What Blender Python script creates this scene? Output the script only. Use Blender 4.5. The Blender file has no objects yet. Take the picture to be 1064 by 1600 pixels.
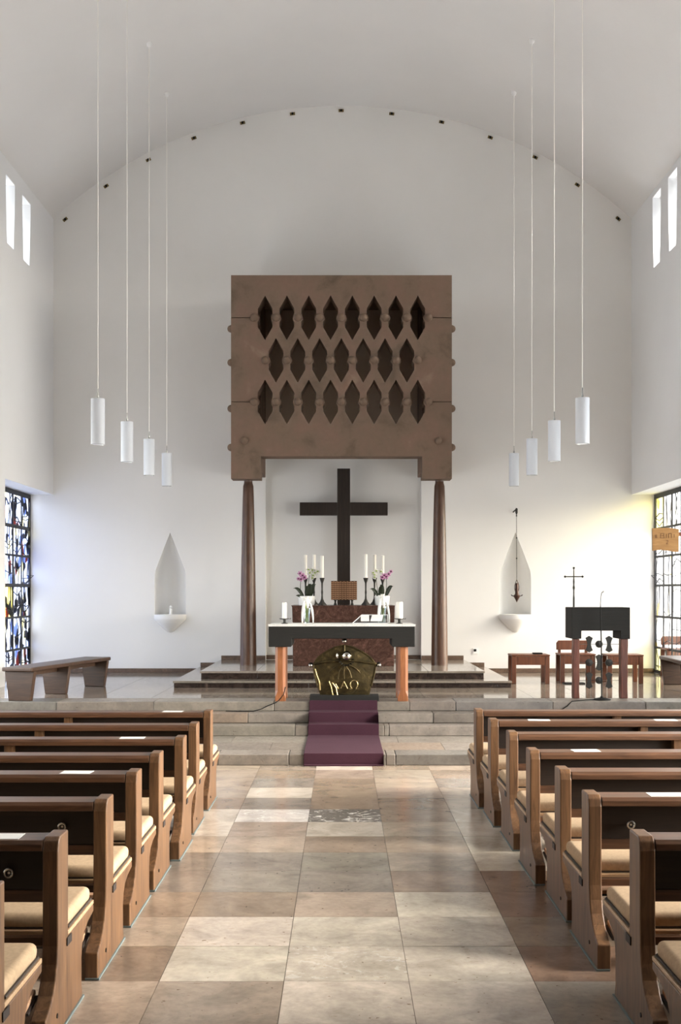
import bpy, bmesh, math, random
from mathutils import Vector, Matrix
R = random.Random(7)
C = bpy.context.scene.collection
PI = math.pi
sc = bpy.context.scene

# ------------------------------------------------------------------ camera
F, H = 1850.0, 1.80                      # focal length in pixels of the 1064x1600 frame, eye height
cam_d = bpy.data.cameras.new('camera'); cam = bpy.data.objects.new('camera', cam_d); C.objects.link(cam)
cam_d.sensor_fit = 'VERTICAL'; cam_d.sensor_height = 32.0; cam_d.lens = F / 1600 * 32.0
cam_d.shift_x = -3 / 1600; cam_d.shift_y = 125 / 1600
cam_d.clip_start = 0.05; cam_d.clip_end = 200
cam.location = (0, 0, H); cam.rotation_euler = (PI / 2, 0, 0)
sc.camera = cam

# ------------------------------------------------------------------ sky, daylight through the windows, exposure
SKY_STRENGTH = 1.0
world = bpy.data.worlds.new('sky'); sc.world = world; world.use_nodes = True
wn = world.node_tree; wn.nodes.clear()
wo = wn.nodes.new('ShaderNodeOutputWorld'); wb = wn.nodes.new('ShaderNodeBackground')
sk = wn.nodes.new('ShaderNodeTexSky'); sk.sky_type = 'NISHITA'; sk.sun_disc = False
sk.sun_elevation = math.radians(24); sk.sun_rotation = math.radians(95); sk.dust_density = 4.0; sk.air_density = 1.0
wm = wn.nodes.new('ShaderNodeMix'); wm.data_type = 'RGBA'; wm.inputs[0].default_value = 0.5
wm.inputs[7].default_value = (0.62, 0.62, 0.61, 1)      # high thin cloud
ws = wn.nodes.new('ShaderNodeVectorMath'); ws.operation = 'SCALE'; ws.inputs['Scale'].default_value = 0.16
hs = wn.nodes.new('ShaderNodeHueSaturation'); hs.inputs['Saturation'].default_value = 0.45     # hazy
wn.links.new(sk.outputs[0], hs.inputs['Color']); wn.links.new(hs.outputs[0], ws.inputs[0]); wn.links.new(ws.outputs[0], wm.inputs[6])
wn.links.new(wm.outputs[2], wb.inputs[0]); wb.inputs[1].default_value = SKY_STRENGTH
wn.links.new(wb.outputs[0], wo.inputs[0])

def portal(name, loc, rot, sx, sy):
    l = bpy.data.lights.new(name, 'AREA'); l.shape = 'RECTANGLE'; l.size = sx; l.size_y = sy
    o = bpy.data.objects.new(name, l); C.objects.link(o); o.location = loc; o.rotation_euler = rot
    l.cycles.is_portal = True
    return o
for s in (-1, 1):
    ry = PI / 2 * s      # light points -Z; rotate so it faces the room
    portal('window_portal', (s * 5.40, 18.25 if s < 0 else 17.1, 1.94), (0, ry, 0), 2.95, 2.8 if s < 0 else 5.1)
    portal('window_portal', (s * 5.40, 12.6, 7.4), (0, ry, 0), 1.1, 12.0)
    portal('window_portal', (s * 5.40, 14.1 if s < 0 else 8.95, 2.1), (0, ry, 0), 2.8, 3.1 if s < 0 else 8.9)
sc.view_settings.view_transform = 'Standard'; sc.view_settings.look = 'None'
sc.view_settings.gamma = 1.0; sc.view_settings.use_curve_mapping = False
sc.view_settings.exposure = 4.68
sc.cycles.max_bounces = 12; sc.cycles.diffuse_bounces = 8; sc.cycles.transparent_max_bounces = 16
sc.cycles.use_denoising = True
sc.cycles.caustics_reflective = False; sc.cycles.caustics_refractive = False
sc.cycles.sample_clamp_indirect = 4.0

# ------------------------------------------------------------------ helpers
def lin(c):
    c = c / 255.0
    return c / 12.92 if c <= 0.04045 else ((c + 0.055) / 1.055) ** 2.4
def rgb(r, g, b): return (lin(r), lin(g), lin(b), 1.0)
def X(x, D): return (x - 535.0) * D / F            # photograph column -> metres at distance D
def Z(y, D): return H + (925.0 - y) * D / F        # photograph row -> height at distance D

class MB:
    def __init__(self): self.v = []; self.f = []
    def add(self, vs, fs):
        o = len(self.v); self.v += [tuple(p) for p in vs]; self.f += [tuple(i + o for i in f) for f in fs]; return self
    def box(self, x0, x1, y0, y1, z0, z1):
        return self.add([(x0,y0,z0),(x1,y0,z0),(x1,y1,z0),(x0,y1,z0),(x0,y0,z1),(x1,y0,z1),(x1,y1,z1),(x0,y1,z1)],
                        [(0,3,2,1),(4,5,6,7),(0,1,5,4),(1,2,6,5),(2,3,7,6),(3,0,4,7)])
    def obox(self, c, ax, ay, az):       # box from a centre and three half axes
        c, ax, ay, az = map(Vector, (c, ax, ay, az)); vs = []
        for k in (-1, 1):
            for (i, j) in ((-1,-1),(1,-1),(1,1),(-1,1)): vs.append(c + ax*i + ay*j + az*k)
        return self.add(vs, [(0,3,2,1),(4,5,6,7),(0,1,5,4),(1,2,6,5),(2,3,7,6),(3,0,4,7)])
    def bar(self, a, b, w, d, up=(0,0,1)):
        a, b = Vector(a), Vector(b); t = (b - a); L = t.length / 2; t.normalize()
        u = Vector(up)
        if abs(t.dot(u)) > 0.95: u = Vector((0,1,0))
        s = t.cross(u).normalized(); u = s.cross(t)
        return self.obox((a + b) / 2, s * w / 2, u * d / 2, t * L)
    def prism(self, pts, axis, a0, a1):  # pts in the plane of the other two axes, in order
        n = len(pts)
        def P(p, a):
            return (a, p[0], p[1]) if axis == 'x' else ((p[0], a, p[1]) if axis == 'y' else (p[0], p[1], a))
        vs = [P(p, a0) for p in pts] + [P(p, a1) for p in pts]
        return self.add(vs, [tuple(range(n))[::-1], tuple(range(n, 2*n))] + [(i, (i+1) % n, n + (i+1) % n, n + i) for i in range(n)])
    def lathe(self, prof, c=(0,0,0), n=16, a0=0.0, a1=2*PI, sx=1.0, sy=1.0):
        full = abs(a1 - a0 - 2*PI) < 1e-6; m = n if full else n + 1; vs = []; fs = []
        for (r, z) in prof:
            for i in range(m):
                a = a0 + (a1 - a0) * i / n
                vs.append((c[0] + sx*r*math.cos(a), c[1] + sy*r*math.sin(a), c[2] + z))
        for k in range(len(prof) - 1):
            for i in range(n):
                j = (i + 1) % m
                fs.append((k*m + i, k*m + j, (k+1)*m + j, (k+1)*m + i))
        if full:
            if prof[0][0] > 1e-5: fs.append(tuple(range(n))[::-1])
            if prof[-1][0] > 1e-5: fs.append(tuple((len(prof)-1)*m + i for i in range(n)))
        return self.add(vs, fs)
    def tube(self, pts, r, n=8):
        pts = [Vector(p) for p in pts]; rs = r if isinstance(r, (list, tuple)) else [r] * len(pts); vs = []; fs = []
        t0 = (pts[1] - pts[0]).normalized(); u = t0.orthogonal().normalized()
        for k, p in enumerate(pts):
            t = ((pts[min(k+1, len(pts)-1)] - pts[max(k-1, 0)])).normalized()
            u = (u - t * u.dot(t)).normalized(); w = t.cross(u)
            for i in range(n):
                a = 2*PI*i/n; vs.append(p + (u*math.cos(a) + w*math.sin(a)) * rs[k])
        for k in range(len(pts)-1):
            for i in range(n):
                j = (i+1) % n; fs.append((k*n+i, k*n+j, (k+1)*n+j, (k+1)*n+i))
        fs.append(tuple(range(n))[::-1]); fs.append(tuple((len(pts)-1)*n + i for i in range(n)))
        return self.add(vs, fs)
    def sphere(self, c, r, n=12, m=8, s=(1,1,1)):
        prof = [(max(r*math.sin(PI*k/m), 1e-6), -r*math.cos(PI*k/m)) for k in range(m+1)]
        o = len(self.v); self.lathe(prof, (0,0,0), n)
        for i in range(o, len(self.v)):
            p = self.v[i]; self.v[i] = (c[0]+p[0]*s[0], c[1]+p[1]*s[1], c[2]+p[2]*s[2])
        return self
    def mesh(self, name, mat, smooth=False):
        me = bpy.data.meshes.new(name); me.from_pydata(self.v, [], self.f)
        bm = bmesh.new(); bm.from_mesh(me); bmesh.ops.remove_doubles(bm, verts=bm.verts, dist=1e-6)
        bmesh.ops.recalc_face_normals(bm, faces=bm.faces); bm.to_mesh(me); bm.free()
        if smooth:
            me.polygons.foreach_set('use_smooth', [True] * len(me.polygons))
            try: me.set_sharp_from_angle(angle=math.radians(38))
            except Exception: pass
        me.materials.append(mat); return me
    def build(self, name, mat, parent=None, smooth=False, bevel=0, seg=2):
        return link(name, self.mesh(name, mat, smooth), parent, bevel, seg)

def link(name, me, parent=None, bevel=0, seg=2):
    o = bpy.data.objects.new(name, me); C.objects.link(o)
    if parent: o.parent = parent
    if bevel:
        b = o.modifiers.new('bevel', 'BEVEL'); b.width = bevel; b.segments = seg; b.limit_method = 'ANGLE'
    return o
def tag(o, label, cat, group=None):
    o['label'] = label; o['category'] = cat
    if group: o['group'] = group
    return o
def thing(name, label, cat, loc=(0,0,0), rz=0.0, group=None):
    o = bpy.data.objects.new(name, None); C.objects.link(o); o.empty_display_size = 0.1
    o.location = loc; o.rotation_euler = (0, 0, rz)
    return tag(o, label, cat, group)
def struct(o): o['kind'] = 'structure'; return o
def copy_tree(o, parent=None):
    c = o.copy(); C.objects.link(c)
    if parent: c.parent = parent
    for ch in list(o.children): copy_tree(ch, c)
    return c
def sheet(name, outline, holes, thick, mat, mw):
    """a flat slab with holes: outline and holes are (u, v) loops, front face at w=0, back at w=thick; mw maps u,v,w to the world"""
    cu = bpy.data.curves.new(name, 'CURVE'); cu.dimensions = '2D'; cu.fill_mode = 'BOTH'; cu.extrude = thick / 2
    for lp in [outline] + holes:
        s = cu.splines.new('POLY'); s.points.add(len(lp) - 1)
        for p, q in zip(s.points, lp): p.co = (q[0], q[1], 0, 1)
        s.use_cyclic_u = True
    t = bpy.data.objects.new('tmp', cu); C.objects.link(t)
    dg = bpy.context.evaluated_depsgraph_get(); dg.update()
    me = bpy.data.meshes.new_from_object(t.evaluated_get(dg), depsgraph=dg)
    bpy.data.objects.remove(t); bpy.data.curves.remove(cu)
    for v in me.vertices: v.co = mw(v.co.x, v.co.y, v.co.z + thick / 2)
    bm = bmesh.new(); bm.from_mesh(me); bmesh.ops.remove_doubles(bm, verts=bm.verts, dist=1e-5)
    bmesh.ops.recalc_face_normals(bm, faces=bm.faces); bm.to_mesh(me); bm.free()
    me.name = name; me.materials.clear(); me.materials.append(mat)
    me.polygons.foreach_set('use_smooth', [False] * len(me.polygons))
    return me

# ------------------------------------------------------------------ materials
def material(name, base, rough=0.6, metal=0.0, spec=0.5):
    m = bpy.data.materials.new(name); m.use_nodes = True; nt = m.node_tree
    b = nt.nodes['Principled BSDF']; b.inputs['Base Color'].default_value = base
    b.inputs['Roughness'].default_value = rough; b.inputs['Metallic'].default_value = metal
    b.inputs['Specular IOR Level'].default_value = spec
    return m, nt, b
def coords(nt, scale=(1,1,1), obj=True, rnd=False):
    tc = nt.nodes.new('ShaderNodeTexCoord'); mp = nt.nodes.new('ShaderNodeMapping'); mp.inputs['Scale'].default_value = scale
    nt.links.new(tc.outputs['Object' if obj else 'Generated'], mp.inputs[0])
    if rnd:
        oi = nt.nodes.new('ShaderNodeObjectInfo'); mu = nt.nodes.new('ShaderNodeMath'); mu.operation = 'MULTIPLY'; mu.inputs[1].default_value = 40
        nt.links.new(oi.outputs['Random'], mu.inputs[0]); nt.links.new(mu.outputs[0], mp.inputs['Location'])
    return mp.outputs[0]
def noise(nt, vec, scale, detail=4, rough=0.55, dist=0.0):
    n = nt.nodes.new('ShaderNodeTexNoise'); n.inputs['Scale'].default_value = scale; n.inputs['Detail'].default_value = detail
    n.inputs['Roughness'].default_value = rough; n.inputs['Distortion'].default_value = dist
    nt.links.new(vec, n.inputs['Vector']); return n.outputs['Fac']
def ramp(nt, fac, stops):
    r = nt.nodes.new('ShaderNodeValToRGB'); e = r.color_ramp.elements
    while len(e) < len(stops): e.new(0.5)
    for el, (p, c) in zip(e, stops): el.position = p; el.color = c if len(c) == 4 else (*c, 1)
    nt.links.new(fac, r.inputs[0]); return r.outputs[0]
def bump(nt, b, height, strength=0.2, dist=0.01):
    n = nt.nodes.new('ShaderNodeBump'); n.inputs['Strength'].default_value = strength; n.inputs['Distance'].default_value = dist
    nt.links.new(height, n.inputs['Height']); nt.links.new(n.outputs[0], b.inputs['Normal'])
def mixc(nt, fac, a, bb, mode='MIX'):
    m = nt.nodes.new('ShaderNodeMix'); m.data_type = 'RGBA'; m.blend_type = mode
    for s, v in ((0, fac), (6, a), (7, bb)):
        if hasattr(v, 'is_linked'): nt.links.new(v, m.inputs[s])
        else: m.inputs[s].default_value = v
    return m.outputs[2]
g4 = lambda v: (v, v, v, 1)

def plaster(name, col):
    m, nt, b = material(name, col, 0.85, spec=0.2)
    v = coords(nt); f = noise(nt, v, 0.7, 5)
    c = mixc(nt, ramp(nt, f, [(0.35, g4(0.93)), (0.7, g4(1.0))]), g4(0), col, 'MIX')
    nt.links.new(mixc(nt, 1.0, ramp(nt, f, [(0.3, g4(0.955)), (0.7, g4(1.0))]), col, 'MULTIPLY'), b.inputs['Base Color'])
    bump(nt, b, noise(nt, v, 45, 3), 0.06, 0.004); return m
M_WALL = plaster('white_plaster', rgb(229, 228, 226))
M_WALLB = plaster('white_plaster_nave', rgb(225, 226, 228))
M_CEIL = plaster('white_vault_plaster', rgb(222, 221, 221))

def stone(name, rough=0.25, tint=None, veins=0.5):
    """limestone: the colour comes from the object, the clouding and the pits from noise"""
    m, nt, b = material(name, (0.5, 0.45, 0.4, 1), rough, spec=0.5)
    oi = nt.nodes.new('ShaderNodeObjectInfo')
    v = coords(nt, rnd=True)
    f = noise(nt, v, 3.2, 6, 0.62, 0.6); f2 = noise(nt, v, 26, 4, 0.6)
    sp = nt.nodes.new('ShaderNodeMapping'); sp.inputs['Scale'].default_value = (1, 3, 1); nt.links.new(v, sp.inputs[0])
    f3 = noise(nt, sp.outputs[0], 15, 5, 0.7, 0.6)
    c = mixc(nt, 1.0, oi.outputs['Color'], ramp(nt, f, [(0.28, g4(1 - veins * 0.7)), (0.5, g4(0.95)), (0.72, g4(1.2))]), 'MULTIPLY')
    c = mixc(nt, 1.0, c, ramp(nt, f3, [(0.30, (0.72, 0.64, 0.57, 1)), (0.38, g4(1)), (0.68, g4(1)), (0.76, g4(1.06))]), 'MULTIPLY')
    c = mixc(nt, 1.0, c, ramp(nt, f2, [(0.32, g4(0.88)), (0.6, g4(1.04))]), 'MULTIPLY')
    pit = noise(nt, v, 34, 2, 0.5)
    c = mixc(nt, 1.0, c, ramp(nt, pit, [(0.24, (0.45, 0.38, 0.32, 1)), (0.29, g4(1))]), 'MULTIPLY')
    sn = noise(nt, v, 11, 6, 0.75, 0.8); sm = nt.nodes.new('ShaderNodeMath'); sm.operation = 'MULTIPLY'
    nt.links.new(ramp(nt, sn, [(0.55, g4(0)), (0.60, g4(1))]), sm.inputs[0]); nt.links.new(oi.outputs['Alpha'], sm.inputs[1])
    c = mixc(nt, sm.outputs[0], c, rgb(226, 222, 216))
    nt.links.new(c, b.inputs['Base Color'])
    nt.links.new(ramp(nt, f2, [(0.3, g4(rough + 0.12)), (0.6, g4(rough))]), b.inputs['Roughness'])
    bump(nt, b, f2, 0.05, 0.003); return m
M_TILE = stone('floor_limestone', 0.15)
M_STEP = stone('step_limestone', 0.38)
M_PLAT = stone('platform_limestone', 0.05, veins=0.2)
M_GROUT = material('dark_grout', rgb(92, 82, 72), 0.8)[0]

def marble(name, a, bb, cc, rough):
    m, nt, b = material(name, a, rough)
    v = coords(nt); f = noise(nt, v, 4.5, 8, 0.68, 1.6); f2 = noise(nt, v, 17, 6, 0.7, 0.8)
    c = ramp(nt, f, [(0.30, a), (0.50, bb), (0.66, a), (0.76, cc)])
    c = mixc(nt, 1.0, c, ramp(nt, f2, [(0.3, g4(0.55)), (0.55, g4(1)), (0.72, g4(1.5))]), 'MULTIPLY')
    nt.links.new(c, b.inputs['Base Color']); return m
M_MARBLE = marble('red_brown_marble', rgb(98, 70, 60), rgb(64, 43, 36), rgb(160, 136, 122), 0.25)
M_MARBLE_DARK = marble('dark_brown_marble', rgb(70, 56, 49), rgb(40, 31, 28), rgb(130, 113, 101), 0.22)

def wood(name, dark, mid, light, rough=0.42, axis='z', scale=1.0):
    m, nt, b = material(name, mid, rough, spec=0.4)
    sca = {'z': (14, 14, 1.2), 'x': (1.2, 14, 14), 'y': (14, 1.2, 14)}[axis]
    v = coords(nt, tuple(s * scale for s in sca), rnd=True); f = noise(nt, v, 2.2, 6, 0.6, 1.1)
    c = ramp(nt, f, [(0.28, dark), (0.5, mid), (0.74, light)])
    nt.links.new(c, b.inputs['Base Color']); bump(nt, b, f, 0.06, 0.002); return m
M_PEW = wood('pew_oak_upright', rgb(70, 48, 31), rgb(98, 70, 46), rgb(122, 89, 60))
M_PEWX = wood('pew_oak_rail', rgb(62, 41, 27), rgb(84, 57, 39), rgb(104, 73, 51), axis='x')
M_PEWP = wood('pew_back_board_shaded', rgb(26, 17, 12), rgb(34, 23, 16), rgb(44, 31, 22), 0.5, axis='x')  # darker than the rails: shade under the top rail put into the colour
M_BENCH = wood('bench_dark_wood', rgb(42, 29, 21), rgb(58, 40, 29), rgb(78, 56, 41), axis='y')
M_STOOL = wood('stool_red_wood', rgb(70, 38, 23), rgb(94, 53, 32), rgb(114, 68, 42))
M_LEG = wood('altar_leg_orange_wood', rgb(116, 70, 42), rgb(142, 88, 54), rgb(164, 108, 70))
M_AMBOLEG = wood('ambo_leg_wood', rgb(70, 36, 26), rgb(94, 50, 36), rgb(116, 66, 48))
M_CROSS = wood('cross_black_wood', rgb(26, 18, 13), rgb(36, 26, 19), rgb(50, 37, 28), 0.5)
M_BLACKWOOD = wood('altar_black_wood', rgb(14, 13, 10), rgb(20, 18, 14), rgb(28, 25, 20), 0.75, axis='x')
M_COLUMN = wood('column_brown', rgb(56, 37, 27), rgb(74, 50, 36), rgb(94, 66, 48), 0.36)
M_PLAQUE = wood('plaque_tan_wood', rgb(128, 92, 50), rgb(142, 105, 60), rgb(156, 118, 72), 0.6, axis='x')
M_NOTCH = material('dark_end_grain', rgb(34, 24, 18), 0.7)[0]

m, nt, b = material('baldachin_sandstone', rgb(138, 112, 94), 0.8, spec=0.25)
v = coords(nt); f = noise(nt, v, 2.0, 7, 0.62, 0.4); f2 = noise(nt, v, 14, 5, 0.7)
c = ramp(nt, f, [(0.28, rgb(84, 72, 60)), (0.46, rgb(112, 94, 80)), (0.62, rgb(118, 95, 82)), (0.78, rgb(136, 117, 100))])
c = mixc(nt, 1.0, c, ramp(nt, f2, [(0.22, g4(0.6)), (0.36, g4(0.96)), (0.7, g4(1.06))]), 'MULTIPLY')
nt.links.new(c, b.inputs['Base Color']); bump(nt, b, f2, 0.25, 0.006); M_CANOPY = m

def fabric(name, col, rough=0.9, sc_=60):
    m, nt, b = material(name, col, rough, spec=0.15)
    v = coords(nt); f = noise(nt, v, sc_, 3); f1 = noise(nt, v, 4, 4)
    c = mixc(nt, 1.0, col, ramp(nt, f, [(0.3, g4(0.86)), (0.7, g4(1.08))]), 'MULTIPLY')
    c = mixc(nt, 1.0, c, ramp(nt, f1, [(0.3, g4(0.93)), (0.7, g4(1.04))]), 'MULTIPLY')
    nt.links.new(c, b.inputs['Base Color']); bump(nt, b, f, 0.15, 0.003); return m
M_CUSH = fabric('tan_upholstery', rgb(174, 150, 122))
M_CARPET = fabric('purple_carpet', rgb(64, 38, 48), 1.0, 120)
M_CLOTH = fabric('white_linen', rgb(216, 214, 210))
M_PIPING = material('dark_piping', rgb(52, 40, 30), 0.8)[0]
M_SEATB = wood('pale_seat_board', rgb(150, 122, 92), rgb(172, 142, 110), rgb(190, 160, 128), axis='x')
M_KNEEL = wood('kneeler_board', rgb(150, 116, 88), rgb(172, 136, 108), rgb(188, 152, 122), axis='x')
M_BLACK = material('black_iron', rgb(24, 22, 20), 0.5, 0.6)[0]
M_IRON = material('forged_iron', rgb(48, 46, 42), 0.55, 0.5)[0]
M_STEEL = material('bright_steel', rgb(180, 180, 178), 0.25, 1.0)[0]
M_DARKM = material('dark_plastic', rgb(14, 14, 13), 0.65, spec=0.2)[0]
M_TRIM = material('grey_sealant', rgb(104, 116, 116), 0.6)[0]
M_PAPER = material('white_paper', rgb(224, 224, 222), 0.8)[0]
M_WAX = material('white_wax', rgb(226, 222, 212), 0.45)[0]
M_POT = material('white_ceramic', rgb(236, 236, 232), 0.25)[0]
M_LEAF = material('dark_green_leaf', rgb(34, 44, 24), 0.4)[0]
M_STALK = material('pale_green_stem', rgb(150, 170, 92), 0.5)[0]
M_PETALW = material('white_petal', rgb(218, 216, 210), 0.6)[0]
M_PETALP = material('pink_petal', rgb(206, 150, 190), 0.6)[0]
M_PETALD = material('dark_petal', rgb(92, 40, 70), 0.6)[0]
M_BRONZE = material('bronze', rgb(84, 56, 40), 0.4, 0.8)[0]
M_DARKBRONZE = material('dark_bronze', rgb(62, 38, 28), 0.5, 0.4)[0]
m, nt, b = material('gilded_bronze', rgb(112, 94, 48), 0.45, 0.8)
v = coords(nt); f = noise(nt, v, 12, 6, 0.65, 0.6)
nt.links.new(ramp(nt, f, [(0.3, rgb(50, 43, 28)), (0.55, rgb(80, 68, 42)), (0.75, rgb(134, 116, 76))]), b.inputs['Base Color'])
bump(nt, b, f, 0.35, 0.01); M_GOLD = m
M_GOLDHI = material('polished_brass', rgb(168, 148, 104), 0.3, 1.0)[0]
M_CHROME = material('polished_ball', rgb(200, 196, 186), 0.08, 1.0)[0]
M_BRASS = material('aged_brass', rgb(126, 108, 72), 0.4, 0.8)[0]
M_WHITEM = material('white_enamel', rgb(236, 236, 236), 0.4)[0]
M_CORD = material('white_cord', rgb(238, 236, 230), 0.6)[0]
M_BASE = marble('brown_baseboard_stone', rgb(112, 92, 76), rgb(96, 76, 62), rgb(138, 118, 100), 0.4)

m, nt, b = material('opal_lamp_glass', rgb(204, 209, 217), 0.35)
b.inputs['Transmission Weight'].default_value = 0.0
try: b.inputs['Subsurface Weight'].default_value = 0.0
except KeyError: pass
M_OPAL = m

def clear_glass(name, tint=(0.97, 0.98, 0.98, 1), gl=0.06, pattern=None):
    m = bpy.data.materials.new(name); m.use_nodes = True; nt = m.node_tree; nt.nodes.clear()
    o = nt.nodes.new('ShaderNodeOutputMaterial'); t = nt.nodes.new('ShaderNodeBsdfTransparent'); g = nt.nodes.new('ShaderNodeBsdfGlossy')
    g.inputs['Roughness'].default_value = 0.08; x = nt.nodes.new('ShaderNodeMixShader'); x.inputs[0].default_value = gl
    t.inputs[0].default_value = tint
    if pattern: nt.links.new(pattern(nt), t.inputs[0])
    nt.links.new(t.outputs[0], x.inputs[1]); nt.links.new(g.outputs[0], x.inputs[2]); nt.links.new(x.outputs[0], o.inputs[0])
    return m
M_GLASS = clear_glass('clear_window_glass')
M_ACRYL = clear_glass('clear_acrylic', (0.86, 0.9, 0.92, 1), 0.14)
def stained(dark):
    def pat(nt):
        oi = nt.nodes.new('ShaderNodeObjectInfo'); v = coords(nt, (1, 5.2, 3.4), rnd=True)
        vo = nt.nodes.new('ShaderNodeTexVoronoi'); vo.inputs['Scale'].default_value = 1.6; nt.links.new(v, vo.inputs['Vector'])
        sep = nt.nodes.new('ShaderNodeSeparateColor'); nt.links.new(vo.outputs['Color'], sep.inputs[0])
        if dark:
            st = [(0.0, rgb(60, 62, 76)), (0.16, rgb(150, 164, 206)), (0.27, rgb(222, 228, 244)), (0.62, rgb(246, 248, 252)), (0.88, rgb(250, 244, 214)), (0.96, rgb(140, 84, 80))]
        else:
            st = [(0.0, rgb(235, 236, 238)), (0.25, rgb(250, 250, 248)), (0.85, rgb(252, 250, 240)), (0.96, rgb(250, 236, 180))]
        c = ramp(nt, sep.outputs[0], st)
        nt.nodes[c.node.name].color_ramp.interpolation = 'CONSTANT'
        return mixc(nt, 1.0, c, oi.outputs['Color'], 'MULTIPLY')
    return pat
M_STAINL = clear_glass('stained_glass_blue', gl=0.05, pattern=stained(True))
M_STAINR = clear_glass('stained_glass_clear', gl=0.05, pattern=stained(False))
M_FRONT = wood('unseen_rear_dark_wood', rgb(70, 50, 38), rgb(90, 66, 50), rgb(112, 84, 64), 0.6)  # for the unseen rear wall, dark brown to cut light from behind
M_LEAD = material('black_lead', rgb(34, 34, 38), 0.6)[0]

# ------------------------------------------------------------------ room shell
D1, D2, D3, D4 = 12.29, 13.87, 14.14, 14.445        # risers of the four steps
S = [0.0, 0.113, 0.234, 0.349, 0.461]               # floor levels up to the chancel
PZ = S[4]; WY = 19.66; HW = 4.80; PIER = {-1: 16.85, 1: 14.62}; SOF = 3.415; SPR = 7.995
CX = 0.0; RV = 7.07; APEX = 9.876
vault_z = lambda x: APEX - RV + math.sqrt(RV * RV - x * x)

# vault
n = 48; mb = MB(); vs = []
for k in range(2):
    for y in (-3.2, WY + 0.35):
        for i in range(n + 1):
            x = -HW - 0.5 + (2*HW + 1.0) * i / n
            zz = vault_z(x) + 0.25 * k
            vs.append((x, y, zz))
m1 = n + 1; fs = []
for i in range(n):
    fs += [(i, i+1, m1+i+1, m1+i), (2*m1+i, 3*m1+i, 3*m1+i+1, 2*m1+i+1), (i, 2*m1+i, 2*m1+i+1, i+1), (m1+i, m1+i+1, 3*m1+i+1, 3*m1+i)]
fs += [(0, m1, 3*m1, 2*m1), (n, 2*m1+n, 3*m1+n, m1+n)]
mb.add(vs, fs); struct(mb.build('ceiling', M_CEIL, smooth=True))

# back wall with two pointed niches and the shallow recess behind the altar
NL, NR = -2.859, 2.872
def niche_outline(cx):
    z0, zs, za, hw = 1.417, 2.066, 2.788, 0.26
    p = [(cx - hw, z0), (cx + hw, z0), (cx + hw, zs - 0.06), (cx + hw*0.985, zs + 0.02), (cx + hw*0.93, zs + 0.10)]
    p += [(cx + hw*0.45, zs + 0.43), (cx, za), (cx - hw*0.45, zs + 0.43), (cx - hw*0.93, zs + 0.10), (cx - hw*0.985, zs + 0.02), (cx - hw, zs - 0.06)]
    return p
rec = [(-1.275, 0.6735), (1.31, 0.6735), (1.31, 6.3), (-1.275, 6.3)]
out = [(-5.45, 0), (5.45, 0), (5.45, 8.1)] + [(x, min(10.05, vault_z(x) + 0.12)) for x in [4.8 - 0.4*i for i in range(25)]] + [(-5.45, 8.1)]
me = sheet('wall_back', out, [niche_outline(NL), niche_outline(NR), rec], 0.30, M_WALL, lambda u, v, w: (u, WY + w, v))
wall_back = struct(link('wall_back', me))
MB().box(-1.32, 1.36, WY + 0.14, WY + 0.2, 0.6, 6.35).build('recess_back', M_WALL, wall_back)
def niche_shell(cx):
    """concave inside of a niche: each outline row sweeps back along a half ellipse"""
    rows = []
    hw = 0.26
    for z, w in ((1.417, hw), (1.6, hw), (1.8, hw), (2.006, hw), (2.086, hw*0.985), (2.166, hw*0.93), (2.32, hw*0.70), (2.496, hw*0.45), (2.64, hw*0.225), (2.788, 0.003)):
        rows.append([(cx - (w + 0.004) * math.cos(PI*i/14), WY + 0.02 + (0.36 * w / hw) * math.sin(PI*i/14), z) for i in range(15)])
    vs = [p for r in rows for p in r]; fs = []
    for k in range(len(rows) - 1):
        for i in range(14): fs.append((k*15+i, k*15+i+1, (k+1)*15+i+1, (k+1)*15+i))
    vs.append((cx, WY + 0.02, 1.417)); fs += [(i, i + 1, len(vs) - 1) for i in range(14)]
    return MB().add(vs, fs)
for cx in (NL, NR):
    niche_shell(cx).build('niche_lining', M_WALL, wall_back, smooth=True)
    prof = [(0.004, 1.125), (0.05, 1.14), (0.12, 1.20), (0.2, 1.28), (0.262, 1.345), (0.268, 1.365), (0.268, 1.425), (0.25, 1.43), (0.0001, 1.43)]
    o = MB().lathe(prof, (cx, WY + 0.01, 0), 28, sy=0.85).build('niche_bowl', M_WALL, wall_back, smooth=True)

# side walls: tapering clerestory slits, the chancel window recess, nave windows
def slit(yc, T=7.76):
    return [(yc - 0.17, 6.80), (yc + 0.17, 6.80), (yc + 0.235, 7.55), (yc + 0.235, T), (yc - 0.235, T), (yc - 0.235, 7.55)]
SL = {-1: [17.12 + 0.87 - 0.87*k for k in range(13)], 1: [17.22 + 0.87 - 0.87*k for k in range(13)]}
NAVE_WIN = {-1: [(12.6, 15.6)], 1: [(4.6, 8.6), (9.3, 13.3)]}
walls = {}
for s, nm in ((-1, 'wall_left'), (1, 'wall_right')):
    ou = [(-3.2, 0), (PIER[s], 0), (PIER[s], SOF), (WY + 0.01, SOF), (WY + 0.01, 8.12), (-3.2, 8.12)]
    holes = [slit(y, 7.76 if s < 0 else 7.90) for y in SL[s]] + [[(a, 0.8), (b_, 0.8), (b_, 3.4), (a, 3.4)] for a, b_ in NAVE_WIN[s]]
    me = sheet(nm, ou, holes, 0.50, M_WALLB, lambda u, v, w, s=s: (s * (HW + w), u, v))
    walls[s] = struct(link(nm, me))
struct(MB().box(-5.3, 5.3, -3.4, -3.2, 0, 10.1).build('wall_front', M_FRONT))

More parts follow.
